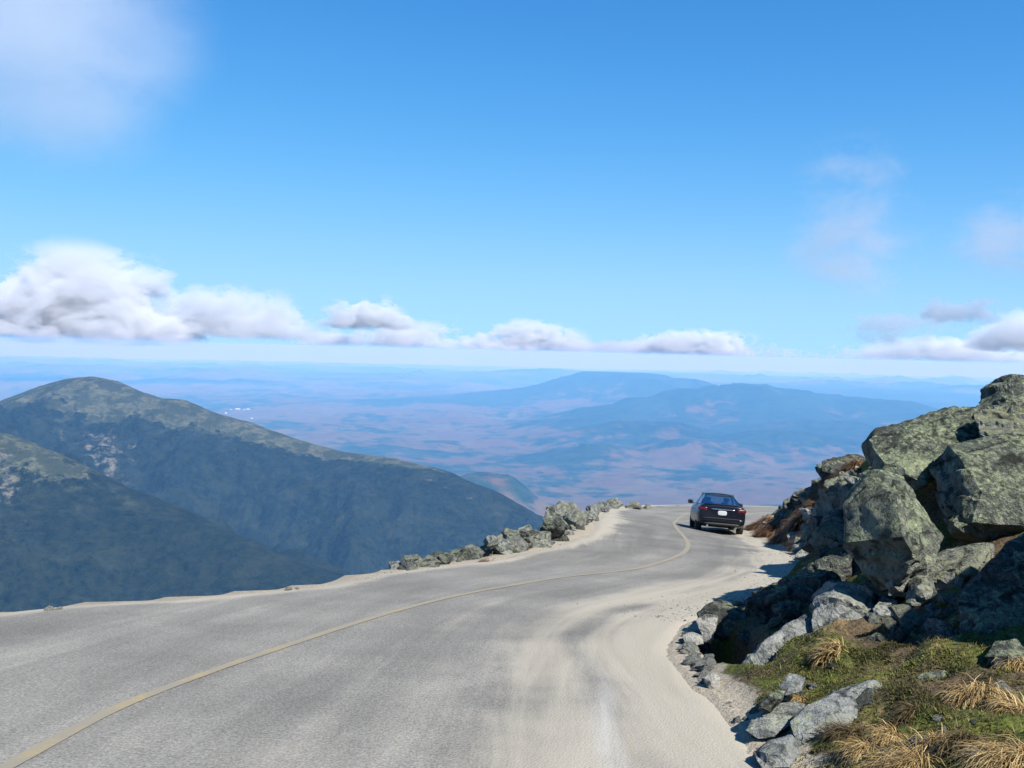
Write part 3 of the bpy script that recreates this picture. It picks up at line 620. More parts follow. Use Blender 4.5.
# smaller stones: ten shapes, copied
def stone_mesh(seed, flat=1.0, edge=0.13):
    r = random.Random(seed); pts = []
    for _ in range(16):
        v = Vector((r.gauss(0, 1), r.gauss(0, 1), r.gauss(0, 1))).normalized() * r.uniform(0.42, 0.55); v.x = max(-.42, min(.42, v.x)); v.z = max(-.36, min(.36, v.z)) * flat; pts.append(v)
    return hull_mesh([p[:] for p in pts], edge, 0.05, seed + 100, 3, 1.6)
SHAPES = [stone_mesh(200 + i, 1.0 if i % 3 else 0.6) for i in range(10)]
_variants = {}
def stone(pos, size, mat, name, label, group, squash=1.0, tilt=0.35, cat='rock'):
    i = random.randrange(len(SHAPES)); key = (i, mat.name)
    if key not in _variants:
        me = SHAPES[i].copy(); me.materials.clear(); me.materials.append(mat); o = link(name, me); _variants[key] = o
    else:
        o = _variants[key].copy(); COL.objects.link(o); o.name = name
    o.location = pos; s = size; o.scale = (s * random.uniform(0.8, 1.35), s * random.uniform(0.75, 1.1), s * random.uniform(0.65, 1.0) * squash)
    o.rotation_euler = (random.gauss(0, tilt), random.gauss(0, tilt), random.uniform(0, 6.28))
    for kk in ('label', 'category', 'group', 'kind'):
        if kk in o: del o[kk]
    return tag(o, label, cat, group)
def in_poly_px(poly):
    a = np.array(poly, float)
    while True:
        x, y = random.uniform(a[:, 0].min(), a[:, 0].max()), random.uniform(a[:, 1].min(), a[:, 1].max())
        if inside(np.array([x]), np.array([y]), a)[0]: return x, y
def scatter(poly, n, lo, hi, mats, name, label, group, sink=0.15, squash=1.0):
    for _ in range(n):
        x, y = in_poly_px(poly); p = ghit(x, y)
        if p is None: continue
        s = lo * (hi / lo) ** (random.random() ** 1.6); stone((p[0], p[1], p[2] + s * (0.25 - sink)), s, random.choice(mats), name, label, group, squash)
scatter([(757, 528), (778, 512), (800, 494), (824, 474), (862, 456), (880, 480), (862, 528), (836, 545), (800, 556), (778, 541)], 190, 0.16, 0.75, [M_MID, M_MID, M_GREY, M_PALE, M_DARK_SHADE], 'bank_stone', 'angular grey stone in the loose jumble on the far bank beside the black car', 'loose stones on the far bank')
scatter([(752, 527), (776, 513), (800, 494), (826, 470), (836, 470), (806, 500), (780, 520)], 30, 0.3, 0.8, [M_MID, M_DARK_SHADE], 'bank_stone', 'angular grey stone in the loose jumble on the far bank beside the black car', 'loose stones on the far bank', 0.0)
scatter([(866, 600), (900, 590), (960, 590), (975, 625), (940, 650), (900, 640), (870, 625)], 34, 0.09, 0.26, [M_GREY, M_MID, M_DARK_SHADE], 'chip_stone', 'small grey stone in the rubble under the cleft between the boulders', 'rubble under the boulders')
for pl, d, lb in [([(697, 620), (707, 616), (716, 618), (716, 631), (711, 643), (703, 640)], 9.2, 'tall pale block at the far end of the broken road edge beside the hollow'), ([(684, 636), (692, 633), (701, 637), (702, 643), (688, 645)], 8.95, 'flat pale stone set in the road edge next to the tall pale block'),
                  ([(704, 678), (712, 674), (719, 677), (719, 692), (709, 688)], 7.75, 'square pale stone at the near end of the broken road edge beside the hollow')]:
    d = float(hit(pl[-1][0], pl[-1][1]) @ CF) - 0.05
    outlined('edge_block', pl, d, 0.1, 0.28, M_PALE, lb, int(d * 10), edge=0.025, amp=0.015, chips=1, bulge=.2)
EDGE = [(681, 633), (700, 640), (709, 652), (713, 668), (716, 684), (705, 690), (692, 672), (683, 652)]
for _ in range(64):
    x, y = in_poly_px(EDGE); p = ghit(x, y); q = random.uniform(0.05, 0.17); stone((p[0], p[1], p[2] + 0.02), q, random.choice([M_PALE, M_PALE, M_GREY]), 'edge_stone', 'small pale broken stone lining the road edge at the hollow', 'broken stones at the road edge', 0.7)
scatter([(780, 690), (850, 650), (900, 650), (1020, 680), (1020, 766), (840, 766), (790, 735)], 22, 0.05, 0.17, [M_GREY, M_DARK_SHADE], 'moss_stone', 'small stone half buried in the moss and dry grass', 'stones in the moss', 0.25)
scatter([(722, 700), (745, 735), (770, 766), (790, 768), (780, 740), (750, 705)], 26, 0.03, 0.11, [M_PALE, M_GREY], 'shoulder_stone', 'loose stone on the gravel shoulder below the mossy bank', 'stones on the gravel shoulder', 0.2)
scatter([(760, 600), (800, 590), (830, 600), (800, 640), (760, 660), (745, 640)], 16, 0.15, 0.4, [M_DARK_SHADE, M_MID], 'shaded_stone', 'dark stone in the shade between the hollow and the long dark rock', 'stones in the shade')
LEp = [(392, 572), (420, 569), (455, 566), (490, 560), (520, 555), (550, 547), (575, 540), (585, 533), (594, 522)]
LEd = [15.3, 16.0, 17.0, 17.9, 18.9, 20.2, 22.5, 24.5, 27.5]
for k in range(80):
    px = 398 + 190 * random.random() ** 0.8; py = np.interp(px, [a[0] for a in LEp], [a[1] for a in LEp]); d = np.interp(px, [a[0] for a in LEp], LEd) + random.uniform(0.0, 1.1)
    top = np.interp(px, [395, 440, 500, 540, 580, 590], [3, 10, 20, 26, 30, 12]); up = random.uniform(0, 1) * top * 0.75
    s = random.uniform(0.25, 0.62) * (0.75 + 0.25 * (top / 20)); stone(P(px, py - up - 1, d), s, random.choice([M_WALL, M_WALL, M_GREY, M_DARK_SHADE, M_WALL]), 'verge_stone', 'smaller rough stone packed among the boulders on the outer verge', 'smaller stones on the outer verge')
for px, py, d, s in [(648, 508, 50, .5), (660, 508, 52, .4), (676, 509, 54, .55), (684, 509, 54, .5), (628, 507, 50, .4), (612, 508, 45, .4), (598, 512, 40, .45), (592, 514, 36, .4)]:
    stone(P(px, py, d), s, M_WALL, 'rim_stone', 'little stone on the far rim where the road disappears', 'stones on the far rim')
for k in range(26):
    y = 25 + 20 * (k + random.random()) / 26; j = int(np.argmin(np.abs(LS[:500, 1] - y)))
    x0, y0 = LS[j]; q = random.uniform(.22, .6); x1 = x0 - random.uniform(-.05, .5); stone((x1, y0, float(H(x1, y0)) + q * .12), q, random.choice([M_WALL, M_WALL, M_GREY]), 'rim_stone', 'little stone on the far rim where the road disappears', 'stones on the far rim')
for px, py, s in [(50, 611, .13), (58, 610, .09), (288, 590, .10), (297, 589, .07)]:
    p = hit(px, py); stone((p[0], p[1], p[2] + 0.01), s, M_PALE, 'verge_pebble', 'lone pale stone on the bare sandy verge', 'lone stones on the sandy verge')


_gr = np.random.default_rng(3); GV, GF = [], []
_ic = np.array([(0, 0, 1), (1, 0, 0), (0, 1, 0), (-1, 0, 0), (0, -1, 0), (0, 0, -1)], float); _if = [(0, 1, 2), (0, 2, 3), (0, 3, 4), (0, 4, 1), (5, 2, 1), (5, 3, 2), (5, 4, 3), (5, 1, 4)]
for k in range(3000):
    j = int(_gr.integers(230, 490)); off = abs(_gr.normal(0, 0.55)); e1, e2 = RS[j], LS[j]; dirv = (e2 - e1) / np.linalg.norm(e2 - e1); off = off if _gr.random() < 0.72 else -abs(_gr.normal(0, .12))
    if _gr.random() < 0.12: off = np.linalg.norm(e2 - e1) - abs(_gr.normal(0.1, .3))
    x, y = e1 + dirv * off
    if y < 4 or y > 24: continue
    z = float(H(x, y)) + 0.012 * float(fbm(xyz(x, y) * 0.8, 3, 5)) if off >= 0 else float(G_fast(x, y)); sz = 0.005 * (1 + 1.8 * _gr.random() ** 3); b = len(GV)
    GV += [tuple(q) for q in (_ic + _gr.normal(0, .25, (6, 3))) * sz * np.array([1.2, 1, .7]) + np.array([x, y, z + sz * .3])]; GF += [tuple(b + i for i in f) for f in _if]
tag(link('gravel', mesh_np('gravel', GV, GF, False), M_PALE), kind='stuff')

# ------------------------------------------------------------------ moss and dry grass
def blades(n, fn, width, seg=4):
    """n curved ribbons; fn(i) gives root, outward direction, length, lift and droop."""
    V, Fc, A = [], [], []
    for i in range(n):
        root, az, L, lift, droop, w, rv = fn(i); d = np.array([math.cos(az), math.sin(az), 0]); sd = np.array([-d[1], d[0], 0]); b = len(V)
        p = np.array(root, float); ang = lift
        for k in range(seg + 1):
            ww = w * (1 - 0.85 * (k / seg) ** 1.5) / 2; V.append(p - sd * ww); V.append(p + sd * ww); A += [rv, rv]
            p = p + (d * math.cos(ang) + np.array([0, 0, 1]) * math.sin(ang)) * L / seg; ang -= droop / seg
        for k in range(seg): q = b + 2 * k; Fc.append((q, q + 1, q + 3, q + 2))
    me = mesh_np('blades', V, Fc); attr(me, 'shade', A); return me

def mat_blade(name, a, b, c):
    k = NT(name); r = k.attr('shade'); col = k.mix(k.step(r, 0.0, 0.6), a, b); col = k.mix(k.step(r, 0.6, 1.0), col, c)
    bs = k.n('BsdfPrincipled'); k.set(bs.inputs['Base Color'], col); bs.inputs['Roughness'].default_value = 0.7; bs.inputs['Specular IOR Level'].default_value = 0.25
    tr = k.n('BsdfTranslucent'); k.set(tr.inputs['Color'], col); mx = k.n('MixShader'); mx.inputs[0].default_value = 0.25
    k.t.links.new(bs.outputs[0], mx.inputs[1]); k.t.links.new(tr.outputs[0], mx.inputs[2]); k.t.links.new(mx.outputs[0], k.out.inputs['Surface']); return k.m
M_STRAW = mat_blade('dry_straw', (0.14, 0.085, 0.035), (0.33, 0.225, 0.09), (0.55, 0.43, 0.21))
M_RUST = mat_blade('rusty_sedge', (0.07, 0.036, 0.018), (0.165, 0.085, 0.040), (0.24, 0.155, 0.08))
M_MOSS = mat_blade('moss_fibre', (0.030, 0.024, 0.010), (0.070, 0.072, 0.014), (0.145, 0.175, 0.024))
M_BRNT = mat_blade('brown_heath', (0.035, 0.025, 0.012), (0.10, 0.07, 0.03), (0.19, 0.14, 0.06))

def tuft(px, py, r, mat, label, n=420, group='dry grass tufts on the bank', name='grass_tuft', length=1.0, flop=None):
    p = ghit(px, py)
    if p is None: return
    rd = random.Random(int(px * 7 + py)); lean = rd.uniform(2.6, 4.6) if flop is None else flop
    def fn(i):
        a = rd.uniform(0, 6.283); q = r * 0.42 * math.sqrt(rd.random()); az = lean + rd.gauss(0, 0.6) if rd.random() < 0.85 else rd.uniform(0, 6.283)
        x, y = q * math.cos(a), q * math.sin(a)
        return ((x, y, float(G_fast(p[0] + x, p[1] + y)) - p[2] - 0.01), az, r * length * rd.uniform(0.7, 1.45), rd.uniform(0.35, 1.15), rd.uniform(1.6, 2.9), max(0.004, 0.0011 * p[1]) * rd.uniform(.7, 1.2), rd.random())
    o = link(name, blades(n, fn, 0.006), mat); o.location = p; tag(o, label, 'grass tuft', group)
for a in [(975, 700, .26, 'bright straw tuft of grass flopping over beside the black shadowed boulder'), (1018, 668, .22, 'straw grass tuft growing against the base of the black shadowed boulder'),
          (905, 770, .30, 'large golden straw tuft at the bottom edge of the picture'), (890, 738, .17, 'thin straw tuft on dark ground above the large golden tuft'), (935, 742, .17, 'short pale tuft between the thin straw tuft and the frame corner'),
          (1012, 762, .28, 'reddish straw tuft in the bottom corner of the picture'), (1016, 712, .2, 'rust-tinged straw tuft at the picture edge between two others'), (862, 752, .16, 'olive and straw tuft right below the sloping pale slab')]:
    tuft(a[0], a[1], a[2] * .8, M_STRAW, a[3], 420)
for a in [(832, 655, .19, 'brown flattened grass clump on top of the green moss below the sunlit angular block'), (798, 700, .09, 'little orange-brown clump in the moss above the flat stone'), (850, 735, .2, 'dark brown heath clump under the sloping pale slab'), (905, 720, .16, 'brown heath clump in the middle of the mossy slope'),
          (960, 740, .18, 'dull brown clump amid moss between the straw tufts')]:
    tuft(a[0], a[1], a[2], M_STRAW if a[1] < 701 else M_BRNT, a[3], 420, 'brown clumps on the mossy bank', length=.75)
tuft(744, 606, .16, M_RUST, 'small red-brown sprig sprouting behind the roadside hollow', 120, 'rusty plants', 'sedge_clump', flop=3.0)
RUSTY = [(846, 479, .55, 'rusty sedge cushion directly below the dark flat-topped ledge'), (828, 486, .5, 'long rusty sedge patch next to the skyline of the far bank'), (822, 500, .4, 'rusty sedge clump halfway up the far bank'), (806, 520, .5, 'orange sedge clump among pale stones low on the far bank'),
         (792, 533, .55, 'orange sedge cushion at the road edge of the far bank'), (775, 531, .55, 'wide orange sedge mat hugging the far road edge'), (762, 527, .5, 'rusty sedge mat at the tip of the far bank by the car'), (808, 541, .4, 'brown sedge clump near the tilted smooth slab'), (836, 506, .4, 'dull brown sedge patch in the middle of the far bank')]
for px, py, r, lb in RUSTY: tuft(px, py, r * 1.9, M_RUST, lb, 1500, 'rusty sedge on the far bank', 'sedge_clump', length=0.42)
tuft(488, 563, .16, M_RUST, 'small orange plant growing between the verge boulders', 90, 'rusty plants', 'sedge_clump')
PATCH = [(800, 660, .36, 1.0), (842, 668, .30, 1.0), (868, 655, .28, .8), (790, 690, .2, .8), (895, 640, .28, .7), (925, 655, .40, .9), (945, 690, .42, .8), (905, 700, .32, .5), (985, 720, .38, .6), (960, 660, .3, 1.0), (880, 715, .28, .4), (1010, 745, .3, .5), (930, 625, .25, .8), (960, 765, .3, .3), (840, 690, .22, .6), (830, 765, .2, .4), (1000, 700, .3, .6)]
PC = [(ghit(a, b), r, g) for a, b, r, g in PATCH]
PC = [(p[0], p[1], r, g) for p, r, g in PC if p is not None] if False else [(q[0][0], q[0][1], q[1], q[2]) for q in PC if q[0] is not None]
_m = random.Random(5)
def mossfn(i):
    x0, y0, r, g = _m.choice(PC)
    while True:
        a, q = _m.uniform(0, 6.283), r * math.sqrt(_m.random()) * 1.1; x, y = x0 + q * math.cos(a), y0 + q * math.sin(a) * 1.25
        if float(vnoise(np.array([x * 5, y * 5, 0.5]), 3)) > -0.05 or _m.random() < 0.10: break
    sh = min(1, max(0, g * 0.68 + 0.5 * float(vnoise(np.array([x * 2.6, y * 2.6, 8.5]), 2)) + _m.gauss(0, 0.16)))
    return ((x, y, float(G_fast(x, y)) - 0.004), _m.uniform(0, 6.283), _m.uniform(0.012, 0.030), _m.uniform(0.5, 1.5), _m.uniform(0.2, 1.6), _m.uniform(0.006, 0.010), sh)
tag(link('moss', blades(26000, mossfn, 0.008, 2), M_MOSS), kind='stuff')
def heathfn(i):
    while True:
        x, y = _m.uniform(1.6, 5.2), _m.uniform(4.0, 9.0)
        if float(vnoise(np.array([x * 2.3, y * 2.3, 4.5]), 6)) + 0.4 * _m.random() > 0.12 and float(_HD(x, y)) > 0.45: break
    return ((x, y, float(G_fast(x, y)) - 0.004), _m.uniform(0, 6.283), _m.uniform(0.02, 0.06), _m.uniform(0.4, 1.3), _m.uniform(0.3, 2.0), _m.uniform(0.005, 0.009), _m.random() ** 1.4)
_rx, _ry = RS[:, 0], RS[:, 1]
def _HD(x, y): return np.min(np.hypot(_rx - x, _ry - y))
tag(link('heath', blades(11000, heathfn, 0.007, 3), M_BRNT), kind='stuff')

# ------------------------------------------------------------------ the car
def plain(name, col, rough=0.4, metal=0.0, coat=0.0, spec=0.5, trans=0.0, alpha=1.0, emis=None):
    k = NT(name); b = k.n('BsdfPrincipled'); k.set(b.inputs['Base Color'], col); b.inputs['Roughness'].default_value = rough; b.inputs['Metallic'].default_value = metal
    b.inputs['Coat Weight'].default_value = coat; b.inputs['Coat Roughness'].default_value = 0.04; b.inputs['Specular IOR Level'].default_value = spec
    b.inputs['Transmission Weight'].default_value = trans; b.inputs['Alpha'].default_value = alpha
    n = k.noise(k.obj(), 40, 3); k.set(b.inputs['Roughness'], k.step(n, 0.3, 0.7, rough * 0.9, rough * 1.1 + 0.01))
    k.t.links.new(b.outputs[0], k.out.inputs['Surface']); return k.m
PAINT = plain('black_blue_paint', (0.004, 0.0055, 0.011), 0.30, 0.0, 0.25, 0.3); TRIM = plain('black_plastic', (0.012, 0.012, 0.013), 0.6); CHROME = plain('chrome', (0.75, 0.75, 0.76), 0.15, 1.0)
LAMP = plain('red_lamp', (0.075, 0.003, 0.006), 0.35, 0, 0.1); TYRE = plain('tyre_rubber', (0.018, 0.018, 0.018), 0.85); ALLOY = plain('alloy', (0.45, 0.45, 0.46), 0.3, 0.9); PLATE = plain('plate_white', (0.37, 0.39, 0.40), 0.5)
INK = plain('plate_green', (0.05, 0.10, 0.07), 0.5); SEAT = plain('seat_fabric', (0.05, 0.05, 0.055), 0.9); DARKIN = plain('cabin_trim', (0.02, 0.02, 0.022), 0.9)
def mat_glass():
    k = NT('tinted_glass'); g = k.n('BsdfGlossy'); g.inputs['Roughness'].default_value = 0.03; k.set(g.inputs['Color'], (0.9, 0.95, 1.0)); t = k.n('BsdfTransparent'); k.set(t.inputs['Color'], (0.80, 0.86, 0.88))
    fr = k.n('LayerWeight'); fr.inputs['Blend'].default_value = 0.5; mx = k.n('MixShader'); k.set(mx.inputs[0], k.math('ADD', k.math('MULTIPLY', k.math('POWER', fr.outputs['Facing'], 3.0), 0.6), 0.10)); k.t.links.new(t.outputs[0], mx.inputs[1]); k.t.links.new(g.outputs[0], mx.inputs[2]); k.t.links.new(mx.outputs[0], k.out.inputs['Surface']); return k.m
GLASS = mat_glass()
def prism(name, quad, th, mat, parent, bev=0.0, inward=None):
    """A thin slab: a polygon of 3-D corners given thickness along its inward normal."""
    q = [Vector(p) for p in quad]; n = (q[1] - q[0]).cross(q[2] - q[0]).normalized(); n = n if inward is None or n.dot(Vector(inward)) > 0 else -n
    bm = bmesh.new(); a = [bm.verts.new(p) for p in q]; b = [bm.verts.new(p + n * th) for p in q]; m = len(q)
    bm.faces.new(a); bm.faces.new(b[::-1])
    for i in range(m): bm.faces.new((a[i], b[i], b[(i + 1) % m], a[(i + 1) % m]))
    bmesh.ops.recalc_face_normals(bm, faces=bm.faces[:])
    if bev: bmesh.ops.bevel(bm, geom=bm.edges[:], offset=bev, segments=2, affect='EDGES', clamp_overlap=True)
    me = bpy.data.meshes.new(name); bm.to_mesh(me); bm.free(); return link(name, me, mat, parent)
def lathe(name, prof, mat, parent, loc, n=36):
    """Profile (x along the axle, radius) turned about the x axis."""
    t = np.linspace(0, 2 * np.pi, n, endpoint=False); V = [(x, r * math.cos(a), r * math.sin(a)) for x, r in prof for a in t]; m = len(prof)
    Fc = [(i * n + j, (i + 1) * n + j, (i + 1) * n + (j + 1) % n, i * n + (j + 1) % n) for i in range(m - 1) for j in range(n)]
    Fc += [tuple(range(n)), tuple((m - 1) * n + j for j in range(n - 1, -1, -1))]
    o = link(name, mesh_np(name, V, Fc, True), mat, parent); o.location = loc; return o
def blob(name, size, mat, parent, loc, rot=(0, 0, 0), power=0.5):
    bm = bmesh.new(); bmesh.ops.create_cube(bm, size=1); bmesh.ops.subdivide_edges(bm, edges=bm.edges[:], cuts=4, use_grid_fill=True)
    for v in bm.verts:
        c = v.co * 2; r = (abs(c.x) ** 4 + abs(c.y) ** 4 + abs(c.z) ** 4) ** 0.25; v.co = c / r * 0.5
        v.co = Vector((v.co.x * size[0], v.co.y * size[1], v.co.z * size[2]))
    me = bpy.data.meshes.new(name); bm.to_mesh(me); bm.free(); me.polygons.foreach_set('use_smooth', [True] * len(me.polygons)); o = link(name, me, mat, parent); o.location = loc; o.rotation_euler = rot; return o

def build_car():
    root = empty('parked_car'); root.name = 'sedan_car'
    tag(root, 'black sedan driving away downhill, seen from behind with its red tail lights', 'car')
    # lower body: y forward, sections from tail to nose (y, half width, deck height, floor height)
    ST = [(-2.38, .66, .98, .50), (-2.36, .76, 1.01, .40), (-2.29, .85, 1.035, .29), (-2.1, .89, 1.04, .23), (-1.75, .905, 1.03, .21), (-1.2, .91, .995, .20), (-.4, .915, .97, .19), (.5, .915, .955, .19), (1.05, .91, .945, .20), (1.5, .90, .91, .21), (1.95, .875, .845, .22), (2.2, .83, .76, .25), (2.33, .74, .66, .32), (2.37, .6, .58, .4)]
    sec = lambda y, w, zt, zb: [(0, zb), (w * .6, zb), (w * .93, zb + .03), (w * .985, zb + (zt - zb) * .28), (w, zb + (zt - zb) * .5), (w * .985, zb + (zt - zb) * .72), (w * .945, zt - .07), (w * .88, zt - .012), (w * .6, zt + .012), (0, zt + .02)]
    V, Fc = [], []
    for y, w, zt, zb in ST:
        h = sec(y, w, zt, zb); ring = h + [(-x, z) for x, z in h[-2:0:-1]]
        V += [(x, y, z) for x, z in ring]
    m = 18
    for i in range(len(ST) - 1):
        for j in range(m): Fc.append((i * m + j, i * m + (j + 1) % m, (i + 1) * m + (j + 1) % m, (i + 1) * m + j))
    Fc += [tuple(range(m - 1, -1, -1)), tuple((len(ST) - 1) * m + j for j in range(m))]
    body = link('body', mesh_np('body', V, Fc), PAINT, root)
    sb = body.modifiers.new('smooth', 'SUBSURF'); sb.levels = sb.render_levels = 2
    for k, wy in enumerate((-1.42, 1.42)):
        for s in (-1, 1):
            c = bpy.data.objects.new('cut', mesh_np('cut', *_cyl(0.37, 0.34, (s * 0.86, wy, 0.335)))); COL.objects.link(c)
            md = body.modifiers.new('arch', 'BOOLEAN'); md.object = c; md.operation = 'DIFFERENCE'; md.solver = 'EXACT'; CUT.append(c)
    dg = bpy.context.evaluated_depsgraph_get(); me = bpy.data.meshes.new_from_object(body.evaluated_get(dg)); body.modifiers.clear(); body.data = me
    for c in CUT: bpy.data.objects.remove(c)
    for wy in (-1.42, 1.42):
        for s in (-1, 1):
            w = empty('wheel', (s * 0.775, wy, 0.325)); w.parent = root
            lathe('tyre', [(-.11, .2), (-.11, .29), (-.085, .32), (0, .326), (.085, .32), (.11, .29), (.11, .2)], TYRE, w, (0, 0, 0))
            r = lathe('rim', [(-.1, .1), (-.1, .205), (.085, .215), (.1, .195), (.07, .16), (.075, .04), (.085, .03)], ALLOY, w, (0, 0, 0), 30); r.scale = (s, 1, 1)
    # greenhouse
    rb, rt, ft, fb = (.76, -1.78, 1.03), (.52, -.86, 1.365), (.555, .10, 1.385), (.76, 1.06, .955); bp, bt = (.80, -.38, .975), (.58, -.42, 1.395)
    mr = lambda p: (-p[0], p[1], p[2])
    up = lambda p, z=0.0, f=1.0: (p[0] * f, p[1], p[2] + z)
    nu, nv = 13, 9; V = []
    for i in range(nu):
        t = i / (nu - 1); y = rt[1] - .05 + (ft[1] + .08 - rt[1]) * t; w = .575 - .025 * math.cos(t * 3.14); zc = 1.355 + .042 * math.sin(t * 2.7 + .22)
        for j in range(nv):
            u = j / (nv - 1) * 2 - 1; V.append((u * w, y, zc + .038 * (1 - abs(u) ** 2.2) - .008))
    o = link('roof', mesh_np('roof', V, grid_faces(nu, nv)), PAINT, root); sd = o.modifiers.new('t', 'SOLIDIFY'); sd.thickness = .03; sd.offset = -1
    for s in (1, -1):
        f = (lambda p: p) if s == 1 else mr; sh = lambda p, dy, dx=0: (p[0] + dx, p[1] + dy, p[2]); inw = (-s, 0, 0)
        prism('pillar', [f(sh(rb, .0)), f(sh(rb, .34)), f(sh(rt, .12)), f(sh(rt, -.03))], .05, PAINT, root, .01, inw)
        prism('pillar', [f(sh(fb, -.13)), f(sh(fb, 0)), f(sh(ft, .03)), f(sh(ft, -.08))], .05, PAINT, root, .01, inw)
        prism('pillar', [f(sh(bp, -.05)), f(sh(bp, .06)), f(sh(bt, .05)), f(sh(bt, -.05))], .045, TRIM, root, .008, inw)
        prism('side_window', [f(sh(rb, .33, -.004)), f(sh(bp, -.05, -.006)), f(sh(bt, -.05, -.006)), f(sh(rt, .11, -.004))], .006, GLASS, root, 0, inw)
        prism('side_window', [f(sh(bp, .06, -.006)), f(sh(fb, -.12, -.004)), f(sh(ft, -.07, -.004)), f(sh(bt, .05, -.006))], .006, GLASS, root, 0, inw)
        # doors: seams and handles on the flank
        for y0 in (-.98, .05):
            blob('door_handle', (.03, .2, .035), PAINT, root, (s * .918, y0, .80))
        mi = blob('mirror', (.21, .13, .155), PAINT, root, (s * .975, .62, 1.02)); g = prism('mirror_glass', [(-.075, -.062, -.05), (.075, -.062, -.05), (.075, -.062, .05), (-.075, -.062, .05)], .004, CHROME, mi, 0, (0, 1, 0))
        blob('mirror_arm', (.14, .05, .04), TRIM, mi, (-s * .11, .0, -.05))
        # tail light wraps the corner
        tl = blob('tail_light', (.36, .20, .165), LAMP, root, (s * .695, -2.262, .865), (0, 0, s * .30))
        #prism('reversing_lamp', [(-.09 - s * .02, -.102, -.045), (.0 - s * .02, -.102, -.045), (.0 - s * .02, -.102, -.01), (-.09 - s * .02, -.102, -.01)], .006, PLATE, tl, 0, (0, 1, 0))
        lathe('exhaust_pipe', [(-.09, .03), (-.09, .036), (.09, .036), (.09, .03)], CHROME, root, (s * .52, -2.33, .27), 16).rotation_euler = (0, 0, R(90))
    prism('rear_window', [(-.70, -1.775, 1.04), (.70, -1.775, 1.04), (.505, -.87, 1.372), (-.505, -.87, 1.372)], .006, GLASS, root, 0, (0, 1, 0))
    prism('windscreen', [(-.72, 1.06, .965), (.72, 1.06, .965), (.555, .12, 1.385), (-.555, .12, 1.385)], .006, GLASS, root, 0, (0, -1, 0))
    blob('boot_lip', (1.42, .14, .045), PAINT, root, (0, -2.29, 1.052))
    blob('chrome_strip', (.86, .03, .035), CHROME, root, (0.02, -2.395, .885))
    lp = blob('licence_plate', (.33, .02, .165), PLATE, root, (0, -2.405, .755))
    blob('rear_bumper', (1.62, .22, .17), PAINT, root, (0, -2.315, .50))
    blob('lower_valance', (1.30, .14, .09), TRIM, root, (0, -2.33, .36))
    blob('bumper_trim', (1.40, .02, .03), TRIM, root, (0, -2.43, .56))
    for x in (-.36, .36):
        st = blob('seat', (.5, .16, .5), SEAT, root, (x, -.12, .86), (-.2, 0, 0)); blob('headrest', (.24, .09, .16), SEAT, st, (0, .02, .34))
    blob('rear_seat', (1.25, .18, .34), SEAT, root, (0, -1.2, .88), (-.25, 0, 0)); blob('dashboard', (1.3, .4, .12), DARKIN, root, (0, .85, .92))
    sw = lathe('steering_wheel', [(-.012, .15), (.012, .15), (.012, .18), (-.012, .18), (-.012, .15)], DARKIN, root, (-.36, .48, 1.0), 24); sw.rotation_euler = (0, R(0), R(90))
    return root
CUT = []
def _cyl(r, h, c, n=32):
    t = np.linspace(0, 2 * np.pi, n, endpoint=False); V = [(c[0] + sx * h / 2, c[1] + r * math.cos(a), c[2] + r * math.sin(a)) for sx in (-1, 1) for a in t]
    return V, [(j, n + j, n + (j + 1) % n, (j + 1) % n) for j in range(n)] + [tuple(range(n)), tuple(2 * n - 1 - j for j in range(n))]
car = build_car()
def seat_car(cx, cy, heading):
    """Rests the car on the road: wheels on the surface, nose along heading (clockwise from +Y)."""
    f = np.array([math.sin(heading), math.cos(heading)]); r = np.array([f[1], -f[0]]); w = []
    Hh = lambda x, y: float(H(x, y)) + 0.012 * float(fbm(xyz(x, y) * 0.8, 3, 5))
    zF, zB = Hh(cx + f[0] * 1.42, cy + f[1] * 1.42), Hh(cx - f[0] * 1.42, cy - f[1] * 1.42); zR, zL = Hh(cx + r[0] * .775, cy + r[1] * .775), Hh(cx - r[0] * .775, cy - r[1] * .775)
    fw = Vector((f[0], f[1], (zF - zB) / 2.84)).normalized(); rt = Vector((r[0], r[1], (zR - zL) / 1.55)); rt = (rt - fw * rt.dot(fw)).normalized(); upv = rt.cross(fw)
    car.matrix_world = Matrix(((rt[0], fw[0], upv[0], cx), (rt[1], fw[1], upv[1], cy), (rt[2], fw[2], upv[2], (zF + zB + zL + zR) / 4 - 0.004), (0, 0, 0, 1)))
seat_car(7.55, 36.2, R(6.5))
car.scale = (0.93, 0.94, 0.96)

